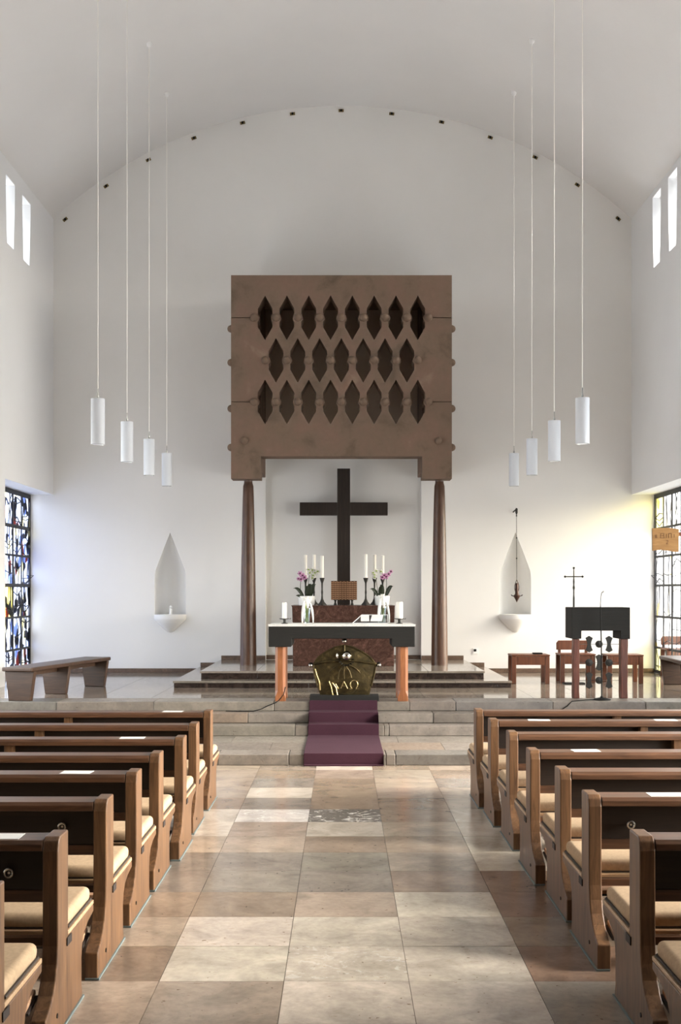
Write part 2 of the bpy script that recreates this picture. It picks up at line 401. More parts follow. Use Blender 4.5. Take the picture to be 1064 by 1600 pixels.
# floor slabs and stones -----------------------------------------------------
floor = struct(MB().box(-5.3, 5.3, -3.3, D1 + 0.02, -0.2, -0.012).build('floor', M_GROUT))
PAL = {'l': (198, 187, 172), 'w': (202, 196, 188), 't': (168, 152, 135), 'b': (144, 127, 111), 'm': (157, 143, 128), 'g': (138, 129, 118), 'd': (126, 116, 106), 'r': (134, 111, 94), 'k': (118, 112, 105)}
STEP_PAL = 0.86
TW, TD, TX0, TY0 = 0.578, 0.542, -0.27, 5.477
rows_known = {-1: 'tmllg', 0: 'blllr', 1: 'tlllb', 2: 'bbtlr', 3: 'gggbr', 4: 'gggml', 5: 'ttbbl', 6: 'ltltl', 7: 'lwkbl', 8: 'bgbbm', 9: 'mlbtm', 10: 'tgbtg', 11: 'mbtmb', 12: 'tmlbt'}
def paint(o, key, j=0.06, dim=1.0):
    c = PAL[key]; q = dim * (1 + R.uniform(-j, j)); o.color = (lin(c[0]) * q, lin(c[1]) * q * R.uniform(0.98, 1.02), lin(c[2]) * q, 0)
tile_me = MB().box(-TW/2 + 0.0014, TW/2 - 0.0014, -TD/2 + 0.0014, TD/2 - 0.0014, -0.014, 0.0).mesh('tile', M_TILE)
for r in range(-2, 13):
    for k in range(-7, 8):
        x = TX0 + TW * (k + 0.5); y = TY0 + TD * (r + 0.5)
        if abs(x) > 4.75: continue
        if y + TD/2 > D1:
            me_ = MB().box(-TW/2 + 0.0014, TW/2 - 0.0014, -TD/2 + 0.0014, D1 - y, -0.014, 0.0).mesh('tile', M_TILE)
        else: me_ = tile_me
        o = link('tile', me_, floor); o.location = (x, y, R.uniform(-0.0012, 0.0))
        key = rows_known.get(r, '')
        i = k + 2
        paint(o, key[i] if 0 <= i < len(key) else R.choice('lttbmmgr'))
        if (r, i) in ((7, 1), (7, 2), (0, 2)): cc_ = list(o.color); cc_[3] = 0.9 if r else 0.35; o.color = cc_

steps = struct(MB().box(-5.2, 5.2, D1 + 0.25, D2 + 0.25, -0.2, S[1] - 0.014).box(-5.2, 5.2, D2 + 0.25, D3 + 0.25, -0.2, S[2] - 0.014)
               .box(-5.2, 5.2, D3 + 0.25, D4 + 0.4, -0.2, S[3] - 0.014).build('chancel_steps', M_GROUT))
def course(y0, y1, z0, z1, cuts, keys):
    xs = cuts
    for i in range(len(xs) - 1):
        if xs[i+1] - xs[i] < 0.05: continue
        o = MB().box(xs[i] + 0.002, xs[i+1] - 0.002, y0 + R.uniform(-0.004, 0.004), y1, z0, z1).build('step_stone', M_STEP, steps, bevel=0.008, seg=2)
        paint(o, keys[i % len(keys)], 0.08, STEP_PAL)
def cuts(D, known, lo=-5.18, hi=5.18):
    c = sorted(X(x, D) for x in known); a = c[0]
    while a > lo: a -= R.uniform(1.1, 1.6); c.insert(0, max(a, lo))
    a = c[-1]
    while a < hi: a += R.uniform(1.1, 1.6); c.append(min(a, hi))
    return c
course(D1, D1 + 0.36, 0, S[1], cuts(D1, [340, 451, 603, 618, 742]), 'dgkgdgk')
course(D2, D2 + 0.25, S[1], S[2], cuts(D2, [461, 600, 608, 750]), 'gdmgdg')
course(D3, D3 + 0.29, S[2], S[3], cuts(D3, [387, 677, 760]), 'gdbgd')
course(D4, D4 + 0.5, S[3], S[4], cuts(D4, [428, 640, 712]), 'dkdgd')
# tread slabs of the deep first step
xs = [-5.18 + 0.94 * i for i in range(12)]
for i in range(11):
    for j in range(2):
        y0 = D1 + 0.362 + j * 0.62; y1 = min(D2 - 0.002, y0 + 0.617) if j == 0 else D2 + 0.1
        sh = 0.0 if j == 0 else 0.47
        o = MB().box(xs[i] + 0.002 + sh - 0.3, xs[i+1] - 0.002 + sh - 0.3, y0, y1, S[1] - 0.02, S[1] - 0.001).build('step_stone', M_STEP, steps)
        paint(o, 'gdgmdggbgdg'[(i * 3 + j) % 11], 0.08, STEP_PAL)

chancel = struct(MB().box(-5.3, 5.3, D4 + 0.4, WY + 0.02, -0.2, PZ - 0.012).build('floor_chancel', M_GROUT))
pt = 0.72
for i in range(15):
    for j in range(7):
        x0 = -5.17 + 0.69 * i; y0 = D4 + 0.502 + pt * j; y1 = min(y0 + pt - 0.004, WY - 0.002)
        if y1 - y0 < 0.1 or (abs(x0 + 0.345) < 2.0 and y0 > 16.6): continue
        o = MB().box(x0 + 0.002, x0 + 0.688, y0, y1, PZ - 0.015, PZ - 0.0005).build('tile', M_PLAT, chancel)
        paint(o, R.choice('gmgbmg'), 0.04, 0.8)

# predella: two marble levels
Z1, Z2 = 0.557, 0.6735
pred = struct(MB().box(-2.33, 2.33, 16.62, WY, PZ - 0.1, Z1 - 0.03).box(-1.99, 1.99, 16.95, WY, Z1 - 0.1, Z2 - 0.03).build('altar_predella', M_GROUT))
def slab_row(y0, y1, z0, z1, x0, x1, nn, mat, key):
    w = (x1 - x0) / nn
    for i in range(nn):
        o = MB().box(x0 + w*i + 0.0015, x0 + w*(i+1) - 0.0015, y0, y1, z0, z1).build('marble_slab', mat, pred, bevel=0.004)
        paint(o, key, 0.05)
for (f0, zt, zb, hw, bk) in ((16.55, Z1, PZ, 2.357, 16.95), (16.87, Z2, Z1, 2.015, 17.9)):
    slab_row(f0 - 0.0, f0 + 0.06, zb, zt - 0.032, -hw, hw, 5, M_MARBLE_DARK, 'm')                     # risers
    for s in (-1, 1):
        MB().box(min(s*hw, s*(hw-0.06)), max(s*hw, s*(hw-0.06)), f0 + 0.062, WY - 0.002, zb, zt - 0.032).build('marble_slab', M_MARBLE_DARK, pred)
slab_row(16.535, 16.93, Z1 - 0.030, Z1, -2.37, 2.37, 6, M_PLAT, 'g')
slab_row(16.855, 17.8, Z2 - 0.030, Z2, -2.03, 2.03, 5, M_PLAT, 'g')
slab_row(17.802, 18.72, Z2 - 0.030, Z2, -2.03, 2.03, 5, M_PLAT, 'g')
slab_row(18.722, WY - 0.002, Z2 - 0.030, Z2, -2.03, 2.03, 4, M_PLAT, 'g')
for s in (-1, 1):
    for j in range(3):
        o = MB().box(min(s*2.032, s*2.37), max(s*2.032, s*2.37), 16.932 + 0.91*j, min(16.932 + 0.91*j + 0.907, WY - 0.002), Z1 - 0.03, Z1).build('marble_slab', M_PLAT, pred)
        paint(o, 'm', 0.05)

# baseboards that follow the steps
bb = MB()
for (a, b_, z) in ((-5.17, -2.39, PZ), (2.39, 5.17, PZ), (-2.355, -2.04, Z1), (2.04, 2.355, Z1), (-2.01, -1.275, Z2), (1.31, 2.01, Z2)):
    bb.box(a, b_, WY - 0.022, WY, z + 0.001, z + 0.072)
bb.box(-1.275, 1.31, WY + 0.118, WY + 0.14, Z2 + 0.001, Z2 + 0.072)
struct(bb.build('baseboard_back', M_BASE, bevel=0.003))

# ------------------------------------------------------------------ windows
ZB = [0.50, 0.886, 1.396, 1.906, 2.38, 2.84, 3.36]
for s, nm in ((-1, 'window_1'), (1, 'window_2')):
    xw = s * 5.19; dark = s < 0; P0 = PIER[s]
    YB = [P0 + 0.02] + [19.64 - 0.5 * q for q in range(9 if s > 0 else 5, -1, -1)]; NC = len(YB) - 1
    w = struct(thing(nm, '', ''))
    for k_ in ('label', 'category'): del w[k_]
    w.location = (xw, 18.26, 0)
    fr = MB(); fr.box(-0.015, 0.015, P0 + 0.005 - 18.26, WY - 0.003 - 18.26, PZ + 0.001, ZB[0] + 0.015); fr.box(-0.015, 0.015, P0 + 0.005 - 18.26, WY - 0.003 - 18.26, ZB[6] - 0.02, SOF - 0.002)
    fr.box(-0.015, 0.015, P0 + 0.005 - 18.26, YB[0] + 0.02 - 18.26, ZB[0], ZB[6]); fr.box(-0.015, 0.015, YB[NC] - 0.025 - 18.26, WY - 0.003 - 18.26, ZB[0], ZB[6])
    fr.build('window_frame', M_LEAD, w)
    for i in range(1, NC):
        t = (0.034 if i == NC - 2 else (0.018 if (NC - i) % 2 else 0.024)) * (1 if dark else 0.85)
        MB().box(-0.008, 0.008, YB[i] - t - 18.26, YB[i] + t - 18.26, ZB[0] + 0.01, ZB[6] - 0.02).build('mullion', M_LEAD, w)
    for j in range(1, 6):
        t = (0.028 if j in (3, 5) else 0.017) if dark else 0.018
        MB().box(-0.012, 0.012, YB[0] + 0.02 - 18.26, YB[NC] - 0.02 - 18.26, ZB[j] - t, ZB[j] + t).build('glazing_bar', M_LEAD, w)
    lead = MB()
    for i in range(NC):
        for j in range(6):
            y0, y1, z0, z1 = YB[i] - 18.26, YB[i+1] - 18.26, ZB[j], ZB[j+1]
            o = MB().box(-0.004, 0.004, y0 + 0.01, y1 - 0.01, z0 + 0.01, z1 - 0.01).build('pane', M_STAINL if dark else M_STAINR, w)
            o.color = (0.72, 0.72, 0.72, 1)
            if dark: o.color = (0.86, 0.88, 0.92, 1)
            if dark and (i, j) in ((3, 2), (2, 4)): o.color = (0.95, 0.85, 0.4, 1)
            if not dark and i == NC - 1 and j in (0, 5): o.color = (0.74, 0.72, 0.52, 1)
            # irregular cames inside the pane
            for q in range(4 if dark else 3):
                if R.random() < 0.55:
                    a = (0, R.uniform(y0 + 0.03, y1 - 0.03), z0 + 0.01); mid = (0, a[1] + R.uniform(-0.07, 0.07), R.uniform(z0 + 0.15, z1 - 0.15)); e = (0, a[1] + R.uniform(-0.1, 0.1), z1 - 0.01)
                else:
                    a = (0, y0 + 0.01, R.uniform(z0 + 0.04, z1 - 0.04)); mid = (0, (y0 + y1) / 2, a[2] + R.uniform(-0.08, 0.08)); e = (0, y1 - 0.01, a[2] + R.uniform(-0.08, 0.08))
                e = (0, min(max(e[1], y0 + 0.01), y1 - 0.01), min(max(e[2], z0 + 0.01), z1 - 0.01))
                tw = R.uniform(0.008, 0.018) if dark else R.uniform(0.005, 0.012)
                lead.bar(a, mid, tw, 0.011, up=(1, 0, 0)); lead.bar(mid, e, tw, 0.011, up=(1, 0, 0))
            if dark and R.random() < 0.4:    # a dark painted patch
                cy, cz = R.uniform(y0 + 0.1, y1 - 0.1), R.uniform(z0 + 0.1, z1 - 0.1)
                lead.obox((0, cy, cz), (0.006, 0, 0), (0, R.uniform(0.02, 0.05), R.uniform(-0.02, 0.02)), (0, R.uniform(-0.02, 0.02), R.uniform(0.02, 0.06)))
    lo = lead.build('lead_lines', M_LEAD, w); lo['kind'] = 'stuff'
    # opened vent stay: a thin triangular bracket standing into the room
    st = MB(); st.tube([(-s*0.02, 1.0, 1.93), (-s*0.14, 1.1, 2.07), (-s*0.02, 1.1, 2.07)], 0.006, 6)
    st.build('vent_stay', M_LEAD, w)
k = 3
for s in (-1, 1):
    for y in SL[s]:
        w = struct(bpy.data.objects.new('window_%d' % k, None)); C.objects.link(w); w.location = (s * (HW + 0.12), y, 7.4); k += 1
        MB().prism([(-0.19, -0.63), (0.19, -0.63), (0.25, 0.15), (0.25, 0.50), (-0.25, 0.50), (-0.25, 0.15)], 'x', -0.003, 0.003).build('pane', M_GLASS, w)
        if y > 16:
            MB().box(-0.01 - s*0.05, 0.01 - s*0.05, -0.235, -0.05, 0.325, 0.355).build('latch', M_BLACK, w)
for s in (-1, 1):
    for a, b_ in NAVE_WIN[s]:
        w = struct(bpy.data.objects.new('window_%d' % k, None)); C.objects.link(w); w.location = (s * 5.15, (a + b_) / 2, 2.3); k += 1
        MB().box(-0.003, 0.003, a - (a+b_)/2 - 0.005, b_ - (a+b_)/2 + 0.005, -1.505, 1.105).build('pane', M_GLASS, w)
        f_ = MB()
        for q in range(5):
            yy = (b_ - a) * (-0.5 + 0.25 * q); f_.box(-0.02, 0.02, yy - 0.02, yy + 0.02, -1.5, 1.1)
        for zz in (-1.48, -0.2, 1.08): f_.box(-0.02, 0.02, -(b_-a)/2, (b_-a)/2, zz - 0.02, zz + 0.02)
        f_.build('window_frame', M_LEAD, w)

# ------------------------------------------------------------------ baldachin
BX, BY0, BY1 = -0.015, 18.10, 18.45
bal = thing('baldachin', 'tall brown stone baldachin with diamond lattice front on two round columns', 'canopy', (BX, BY0, Z2))
def loc(o): o.matrix_parent_inverse = Matrix.Translation((-BX, -BY0, -Z2)); return o
SPX, HS, BR = 0.3337, 0.1145, 0.078
RZ = [5.993, 5.342, 4.706]
BTOP, BLEG, BMID = 6.643, 3.532, 3.874
def hole(cx, cz):
    # pointed hexagon with a round bite on either side
    a = math.acos((SPX/2 - 0.092) / BR) if (SPX/2 - HS) < BR else 0
    a = math.acos(min(1, (SPX/2 - HS) / BR)); zc = BR * math.sin(a)
    pts = [(cx, cz - 0.342), (cx + HS, cz - 0.141), (cx + HS, cz - zc)]
    for i in range(1, 8): t = -a + 2*a*i/8; pts.append((cx + SPX/2 - BR*math.cos(t), cz + BR*math.sin(t)))
    pts += [(cx + HS, cz + zc), (cx + HS, cz + 0.141), (cx, cz + 0.342), (cx - HS, cz + 0.141), (cx - HS, cz + zc)]
    for i in range(1, 8): t = a - 2*a*i/8; pts.append((cx - SPX/2 + BR*math.cos(t), cz + BR*math.sin(t)))
    pts += [(cx - HS, cz - zc), (cx - HS, cz - 0.141)]
    return pts
holes = []; bolts = []
for r, nh in enumerate((8, 7, 8)):
    for i in range(nh): holes.append(hole((i - (nh-1)/2) * SPX, RZ[r]))
    for i in range(nh + 1): bolts.append(((i - nh/2) * SPX, RZ[r]))
bolts += [(-1.485, 4.11), (1.485, 4.11)]
g = 0.005; W2 = 1.688; LI = 1.235
joint = lambda sx, z: [(sx*W2, z - sx*g), (sx*(SPX*4 + 0.05), z - sx*g), (sx*(SPX*4 + 0.05), z + sx*g), (sx*W2, z + sx*g)]
ou = [(-W2, BLEG), (-LI, BLEG), (-LI, BMID), (LI, BMID), (LI, BLEG), (W2, BLEG)]
ou += joint(1, RZ[2]) + joint(1, RZ[0]) + [(W2, BTOP), (-W2, BTOP)]
ou += [(-W2, RZ[0] + g), (-SPX*4 - 0.05, RZ[0] + g), (-SPX*4 - 0.05, RZ[0] - g), (-W2, RZ[0] - g), (-W2, RZ[2] + g), (-SPX*4 - 0.05, RZ[2] + g), (-SPX*4 - 0.05, RZ[2] - g), (-W2, RZ[2] - g)]
me = sheet('lattice_front', ou, holes, BY1 - BY0, M_CANOPY, lambda u, v, w: (u, w, v - Z2))
link('lattice_front', me, bal)
L = lambda: MB()
for s in (-1, 1):
    a, b_ = sorted((s * (W2 - 0.002), s * 1.262))
    MB().box(a, b_, BY1 - BY0 + 0.002, WY - BY0 - 0.002, 3.70 - Z2, BTOP - Z2 - 0.002).build('side_slab', M_CANOPY, bal, bevel=0.006)
MB().box(-1.26, 1.26, BY1 - BY0 + 0.002, WY - BY0 - 0.002, BTOP - 0.18 - Z2, BTOP - Z2 - 0.004).build('roof_slab', M_CANOPY, bal)
MB().box(-1.255, 1.255, WY - BY0 - 0.12, WY - BY0 - 0.004, 4.42 - Z2, BTOP - 0.19 - Z2).build('back_shade_slab', plaster('baldachin_back_shade', rgb(205, 192, 178)), bal)  # added slab, its tan tone deepens the shade seen through the lattice
bolt_me = MB().lathe([(0.060, 0.0), (0.058, 0.025), (0.046, 0.052), (0.024, 0.068), (0.0001, 0.073)], (0, 0, 0), 12).mesh('bolt', M_CANOPY, True)
for (x, z) in bolts:
    o = link('bolt', bolt_me, bal); o.location = (x, 0.0, z - Z2); o.rotation_euler = (PI/2, 0, 0)
for s in (-1, 1):
    for z in (5.86, 5.34, 4.63, 4.03):
        o = link('bolt', bolt_me, bal); o.location = (s * W2, 0.17, z - Z2); o.rotation_euler = (0, s * PI/2, 0)
for cx in (-1.455, 1.50):
    prof = [(0.128, 0.0), (0.125, 0.3), (0.118, 0.9), (0.109, 1.5), (0.098, 2.1), (0.086, 2.6), (0.080, 2.76), (0.066, 2.81), (0.064, 2.84), (0.072, 2.858)]
    MB().lathe(prof, (cx - BX, 0.20, 0), 24).build('column', M_COLUMN, bal, smooth=True)

# ------------------------------------------------------------------ high altar block, cross, things on it
BLK = 17.97; BZ = 1.596
hb = thing('high_altar_block', 'red-brown veined marble block below the big black cross', 'altar', (0.01, BLK, Z2))
MB().box(-0.765, 0.775, 0.0, 1.15, 0, 0.66).build('lower_block', M_MARBLE, hb, bevel=0.006)
MB().prism([(-0.768, 0.664), (0.778, 0.664), (0.785, BZ - Z2 - 0.02), (0.79, BZ - Z2), (-0.79, BZ - Z2), (-0.775, BZ - Z2 - 0.02)], 'y', -0.006, 1.156).build('upper_block', M_MARBLE, hb, bevel=0.004)
CY = 19.42; q = CY / F
cr = thing('wooden_cross', 'large plain black wooden cross on the wall side of the marble block', 'cross', (X(537, CY), CY, Z2))
MB().box(-0.106, 0.106, 0.0, 0.10, 0, Z(732, CY) - Z2).build('upright', M_CROSS, cr, bevel=0.005)
zc = Z(795, CY)
for s in (-1, 1):
    a, b_ = sorted((s * 0.1065, s * 0.722)); MB().box(a, b_, 0.0, 0.10, zc - 0.106 - Z2, zc + 0.106 - Z2).build('cross_arm', M_CROSS, cr, bevel=0.005)

T = 18.25
tb = thing('bronze_shrine', 'small bronze shrine with a raised grid front on two legs', 'tabernacle', (X(537.5, T), T, BZ))
MB().box(-0.2, 0.2, 0, 0.2, 0.082, 0.375).build('case', M_BRONZE, tb, bevel=0.006)
gr = MB()
for i in range(15):
    for j in range(9):
        u = (i - 7) / 7.0; cw = 0.0105 if abs(u) > 0.36 else 0.0085
        x = u * 0.186; z = 0.10 + 0.0315 * j + (0.004 if i % 2 else -0.003)
        if abs(u) <= 0.36: dep = 0.022 + R.uniform(0, 0.006)
        else: dep = 0.012 + R.uniform(0, 0.014)
        gr.box(x - cw, x + cw, -dep, 0.002, z - 0.011, z + 0.011)
grid = gr.build('raised_grid', material('grid_bronze', rgb(176, 136, 106), 0.35, 0.5)[0], tb); grid['kind'] = 'stuff'
for x in (-0.135, 0.125):
    MB().lathe([(0.026, 0), (0.022, 0.02), (0.013, 0.045), (0.022, 0.084)], (x, 0.1, 0), 10).build('leg', M_IRON, tb, smooth=True)

def candlestick(x, y, ytop, label, D):
    t = thing('candlestick', label, 'candlestick', (X(x, D), D, BZ), 0, None)
    zc_ = Z(903, D) - BZ
    MB().lathe([(0.06, 0.0), (0.058, 0.014), (0.045, 0.02), (0.032, 0.06), (0.016, 0.10), (0.012, 0.16), (0.016, 0.2), (0.012, 0.24), (0.014, 0.34), (0.017, zc_ - 0.07), (0.03, zc_ - 0.035), (0.04, zc_), (0.034, zc_ + 0.002), (0.0001, zc_ - 0.01)], (0, 0, 0), 14).build('stand', M_IRON, t, smooth=True)
    for a in range(3):
        t_ = a * 2*PI/3 + 0.5
        MB().tube([(0.03*math.cos(t_), 0.03*math.sin(t_), 0.05), (0.06*math.cos(t_), 0.06*math.sin(t_), 0.02), (0.075*math.cos(t_), 0.075*math.sin(t_), 0.004)], 0.008, 6).build('foot', M_IRON, t)
    c = tag(MB().lathe([(0.0255, 0), (0.0255, Z(ytop, D) - Z(903, D)), (0.012, Z(ytop, D) - Z(903, D) + 0.004), (0.0001, Z(ytop, D) - Z(903, D) + 0.004)], (0, 0, 0), 16).build('candle', M_WAX, None, True), '', 'candle', 'tall white candles on the marble block')
    c.location = (X(x, D), D, BZ + zc_ - 0.004)
    return t, c
spec = [(477.4, 867, 18.62, 'outermost of the three left iron candlesticks, behind the white orchid pot', 'tall white candle farthest left on the marble block'),
        (490.6, 866.5, 18.85, 'middle of the three left iron candlesticks, behind the white orchids', 'tall white candle, middle of the left three, above the white orchids'),
        (503.3, 868.5, 18.2, 'black iron candlestick just left of the bronze shrine', 'tall white candle nearest the left side of the bronze shrine'),
        (571.5, 866, 18.2, 'black iron candlestick just right of the bronze shrine', 'tall white candle nearest the right side of the bronze shrine'),
        (585.2, 866.5, 18.85, 'middle of the three right iron candlesticks, left of the pink orchid stem', 'tall white candle, middle of the right three'),
        (597.8, 868, 18.62, 'outermost of the three right iron candlesticks, behind the right orchids', 'tall white candle farthest right on the marble block')]
for (x, yt, D, l1, l2) in spec:
    t, c = candlestick(x, 0, yt, l1, D); c['label'] = l2

def petal_flower(mb, c, r, tilt):
    c = Vector(c)
    for a in range(5):
        t = a * 2*PI/5 + tilt; d = Vector((math.cos(t), -0.25, math.sin(t))); s_ = Vector((-math.sin(t), 0, math.cos(t)))
        mb.add([c, c + d*r*0.55 + s_*r*0.36, c + d*r, c + d*r*0.55 - s_*r*0.36, c + d*r*0.5 + Vector((0, -r*0.25, 0))], [(0, 1, 4), (1, 2, 4), (2, 3, 4), (3, 0, 4)])
def orchid(x, D, label, w, stems, leaves):
    t = thing('potted_orchid', label, 'plant', (X(x, D), D, BZ))
    MB().lathe([(w*0.42, 0.0), (w*0.46, 0.03), (w*0.5, 0.135), (w*0.5, 0.142), (w*0.46, 0.142), (w*0.44, 0.115), (0.0001, 0.115)], (0, 0, 0), 24, sy=0.55).build('pot', M_POT, t, smooth=True)
    for (dx, dz, wd, x0) in leaves:
        pts = []; fs = []; nn = 6
        for i in range(nn + 1):
            u = i / nn; ww = wd * math.sin(PI * (0.08 + 0.92*u) ** 0.8) * 0.5 + 0.003
            cx_, cz_ = x0 + dx*u, 0.12 + dz * math.sin(u * PI * 0.6) / math.sin(PI*0.6)
            nx, nz = -dz, dx; ln = math.hypot(nx, nz); nx, nz = nx/ln, nz/ln
            pts += [(cx_ + nx*ww, -0.03 - 0.05*u, cz_ + nz*ww), (cx_ + nx*ww*0.1, -0.02 - 0.05*u + 0.006, cz_), (cx_ - nx*ww, -0.03 - 0.05*u, cz_ - nz*ww)]
        for i in range(nn):
            for j in range(2): fs.append((3*i+j, 3*i+j+1, 3*i+j+4, 3*i+j+3))
        o = MB().add(pts, fs).build('leaf', M_LEAF, t, smooth=True)
        so = o.modifiers.new('thick', 'SOLIDIFY'); so.thickness = 0.004
    for (pts, mat, centre) in stems:
        MB().tube([(p[0], -0.02, p[1]) for p in pts[:3]], 0.005, 6).build('stem', M_LEAF, t)
        for p in pts[2:]:
            mb = MB(); petal_flower(mb, (p[0], -0.05 + R.uniform(-0.02, 0.02), p[1]), p[2] if len(p) > 2 else 0.05, R.random()*3)
            o = mb.build('blossom', mat, t, smooth=True); so = o.modifiers.new('thick', 'SOLIDIFY'); so.thickness = 0.003
            MB().sphere((p[0], -0.075, p[1]), 0.014, 8, 6).build('blossom_heart', centre, o)
orchid(479, 18.3, 'white pot with pink and white orchids left of the bronze shrine', 0.27,
       [([(-0.09, 0.12), (-0.095, 0.3), (-0.085, 0.40, 0.04), (-0.10, 0.49, 0.045), (-0.03, 0.43, 0.05), (-0.06, 0.46, 0.05), (-0.125, 0.41, 0.035)], M_PETALP, M_PETALD),
        ([(0.02, 0.12), (0.03, 0.36), (0.05, 0.50, 0.05), (0.09, 0.54, 0.055), (0.13, 0.50, 0.055), (0.1, 0.46, 0.05), (0.17, 0.52, 0.045), (0.03, 0.55, 0.04), (0.09, 0.42, 0.04)], M_PETALW, M_STALK)],
       [(-0.16, 0.14, 0.05, -0.04), (-0.10, 0.03, 0.04, -0.06), (0.02, 0.2, 0.07, 0.04), (0.08, 0.2, 0.06, 0.06), (-0.02, 0.17, 0.06, 0.02)])
orchid(597, 18.3, 'white pot with white and pink orchids right of the bronze shrine', 0.24,
       [([(0.06, 0.12), (0.07, 0.34), (0.06, 0.44, 0.05), (0.03, 0.46, 0.045), (0.10, 0.48, 0.04), (0.135, 0.52, 0.035), (0.0, 0.43, 0.045)], M_PETALP, M_PETALD),
        ([(-0.06, 0.12), (-0.09, 0.38), (-0.12, 0.47, 0.045), (-0.14, 0.50, 0.04), (-0.09, 0.53, 0.04), (-0.02, 0.52, 0.04), (-0.12, 0.43, 0.04)], M_PETALW, M_STALK)],
       [(-0.14, 0.13, 0.05, -0.05), (0.02, 0.16, 0.07, -0.03), (0.12, 0.17, 0.06, 0.05), (-0.03, 0.19, 0.06, 0.01)])

# ------------------------------------------------------------------ altar table
AY = 14.46; AZ = 1.40
al = thing('altar_table', 'black topped altar table on four orange wooden legs at the step edge', 'altar', (X(534, 14.5), AY + 0.03, PZ))
ax = X(534, 14.5)
top = [(-0.895, 1.128 - PZ), (-0.62, 1.128 - PZ), (-0.61, 1.15 - PZ), (-0.61, 1.228 - PZ), (0.61, 1.228 - PZ), (0.61, 1.15 - PZ), (0.62, 1.128 - PZ), (0.895, 1.128 - PZ), (0.895, AZ - PZ), (-0.895, AZ - PZ)]
MB().prism(top, 'y', -0.01, 0.66).build('table_top', M_BLACKWOOD, al, bevel=0.008)
def altar_leg(x0, x1, y0):
    c = 0.032; zt = 1.128 - PZ; y1 = y0 + (x1 - x0)
    oc = lambda z: [(x0 + c, y0, z), (x1 - c, y0, z), (x1, y0 + c, z), (x1, y1 - c, z), (x1 - c, y1, z), (x0 + c, y1, z), (x0, y1 - c, z), (x0, y0 + c, z)]
    sq = lambda z: [(x0 + 0.004, y0, z), (x1 - 0.004, y0, z), (x1, y0 + 0.004, z), (x1, y1 - 0.004, z), (x1 - 0.004, y1, z), (x0 + 0.004, y1, z), (x0, y1 - 0.004, z), (x0, y0 + 0.004, z)]
    rings = [sq(0), sq(0.055), oc(0.125), oc(zt)]; vs = [p for r in rings for p in r]; fs = [tuple(range(8))[::-1], tuple(range(24, 32))]
    for k_ in range(3):
        for i in range(8): j = (i+1) % 8; fs.append((k_*8+i, k_*8+j, k_*8+8+j, k_*8+8+i))
    MB().add(vs, fs).build('leg', M_LEG, al, bevel=0.003)
for y0 in (0.03, 0.47):
    altar_leg(-0.818, -0.690, y0); altar_leg(0.686, 0.814, y0)
cl = tag(MB().box(-0.885, 0.885, 0.0, 0.65, 0.001, 0.007).box(-0.90, 0.90, -0.016, -0.0115, -0.022, 0.007).box(-0.90, 0.90, -0.0115, 0.0, 0.001, 0.007).build('altar_cloth', M_CLOTH, None, bevel=0.002), 'white linen cloth laid over the black altar table', 'cloth')
cl.location = (ax, AY + 0.03, AZ)
TZ = AZ + 0.0075

def pillar(x, ytop, lean, label, label2, w):
    D = 14.72
    h = thing('candle_holder', label2, 'candle holder', (X(x, D), D, TZ))
    MB().lathe([(0.045, 0.0), (0.04, 0.006), (0.017, 0.012), (0.017, 0.05), (0.062, 0.056), (0.064, 0.064), (0.058, 0.064), (0.055, 0.060), (0.0001, 0.060)], (0, 0, 0), 18).build('dish', M_IRON, h, smooth=True)
    MB().tube([(0.064, 0, 0.055), (0.075, 0, 0.058), (0.078, 0, 0.07)], 0.004, 6).build('lug', M_IRON, h)
    r = w; zt = Z(ytop, D) - TZ - 0.061
    c = tag(MB().lathe([(r, 0), (r, zt - 0.012), (r*0.9, zt), (r*0.5, zt - 0.006), (0.0001, zt - 0.01)], (0, 0, 0), 20).tube([(0, 0, zt - 0.012), (0.002, 0, zt + 0.006)], 0.002, 5).build('candle', M_WAX, None, True), label, 'candle')
    c.location = (X(x, D), D, TZ + 0.0605); c.rotation_euler = (0, 0, 0)
pillar(444.5, 941.5, 0, 'short white pillar candle at the left end of the altar table', 'dark dish holder under the left pillar candle', 0.029)
pillar(624, 940.5, 0.0, 'thick white pillar candle at the right end of the altar table', 'dark dish holder under the thick right pillar candle', 0.043)

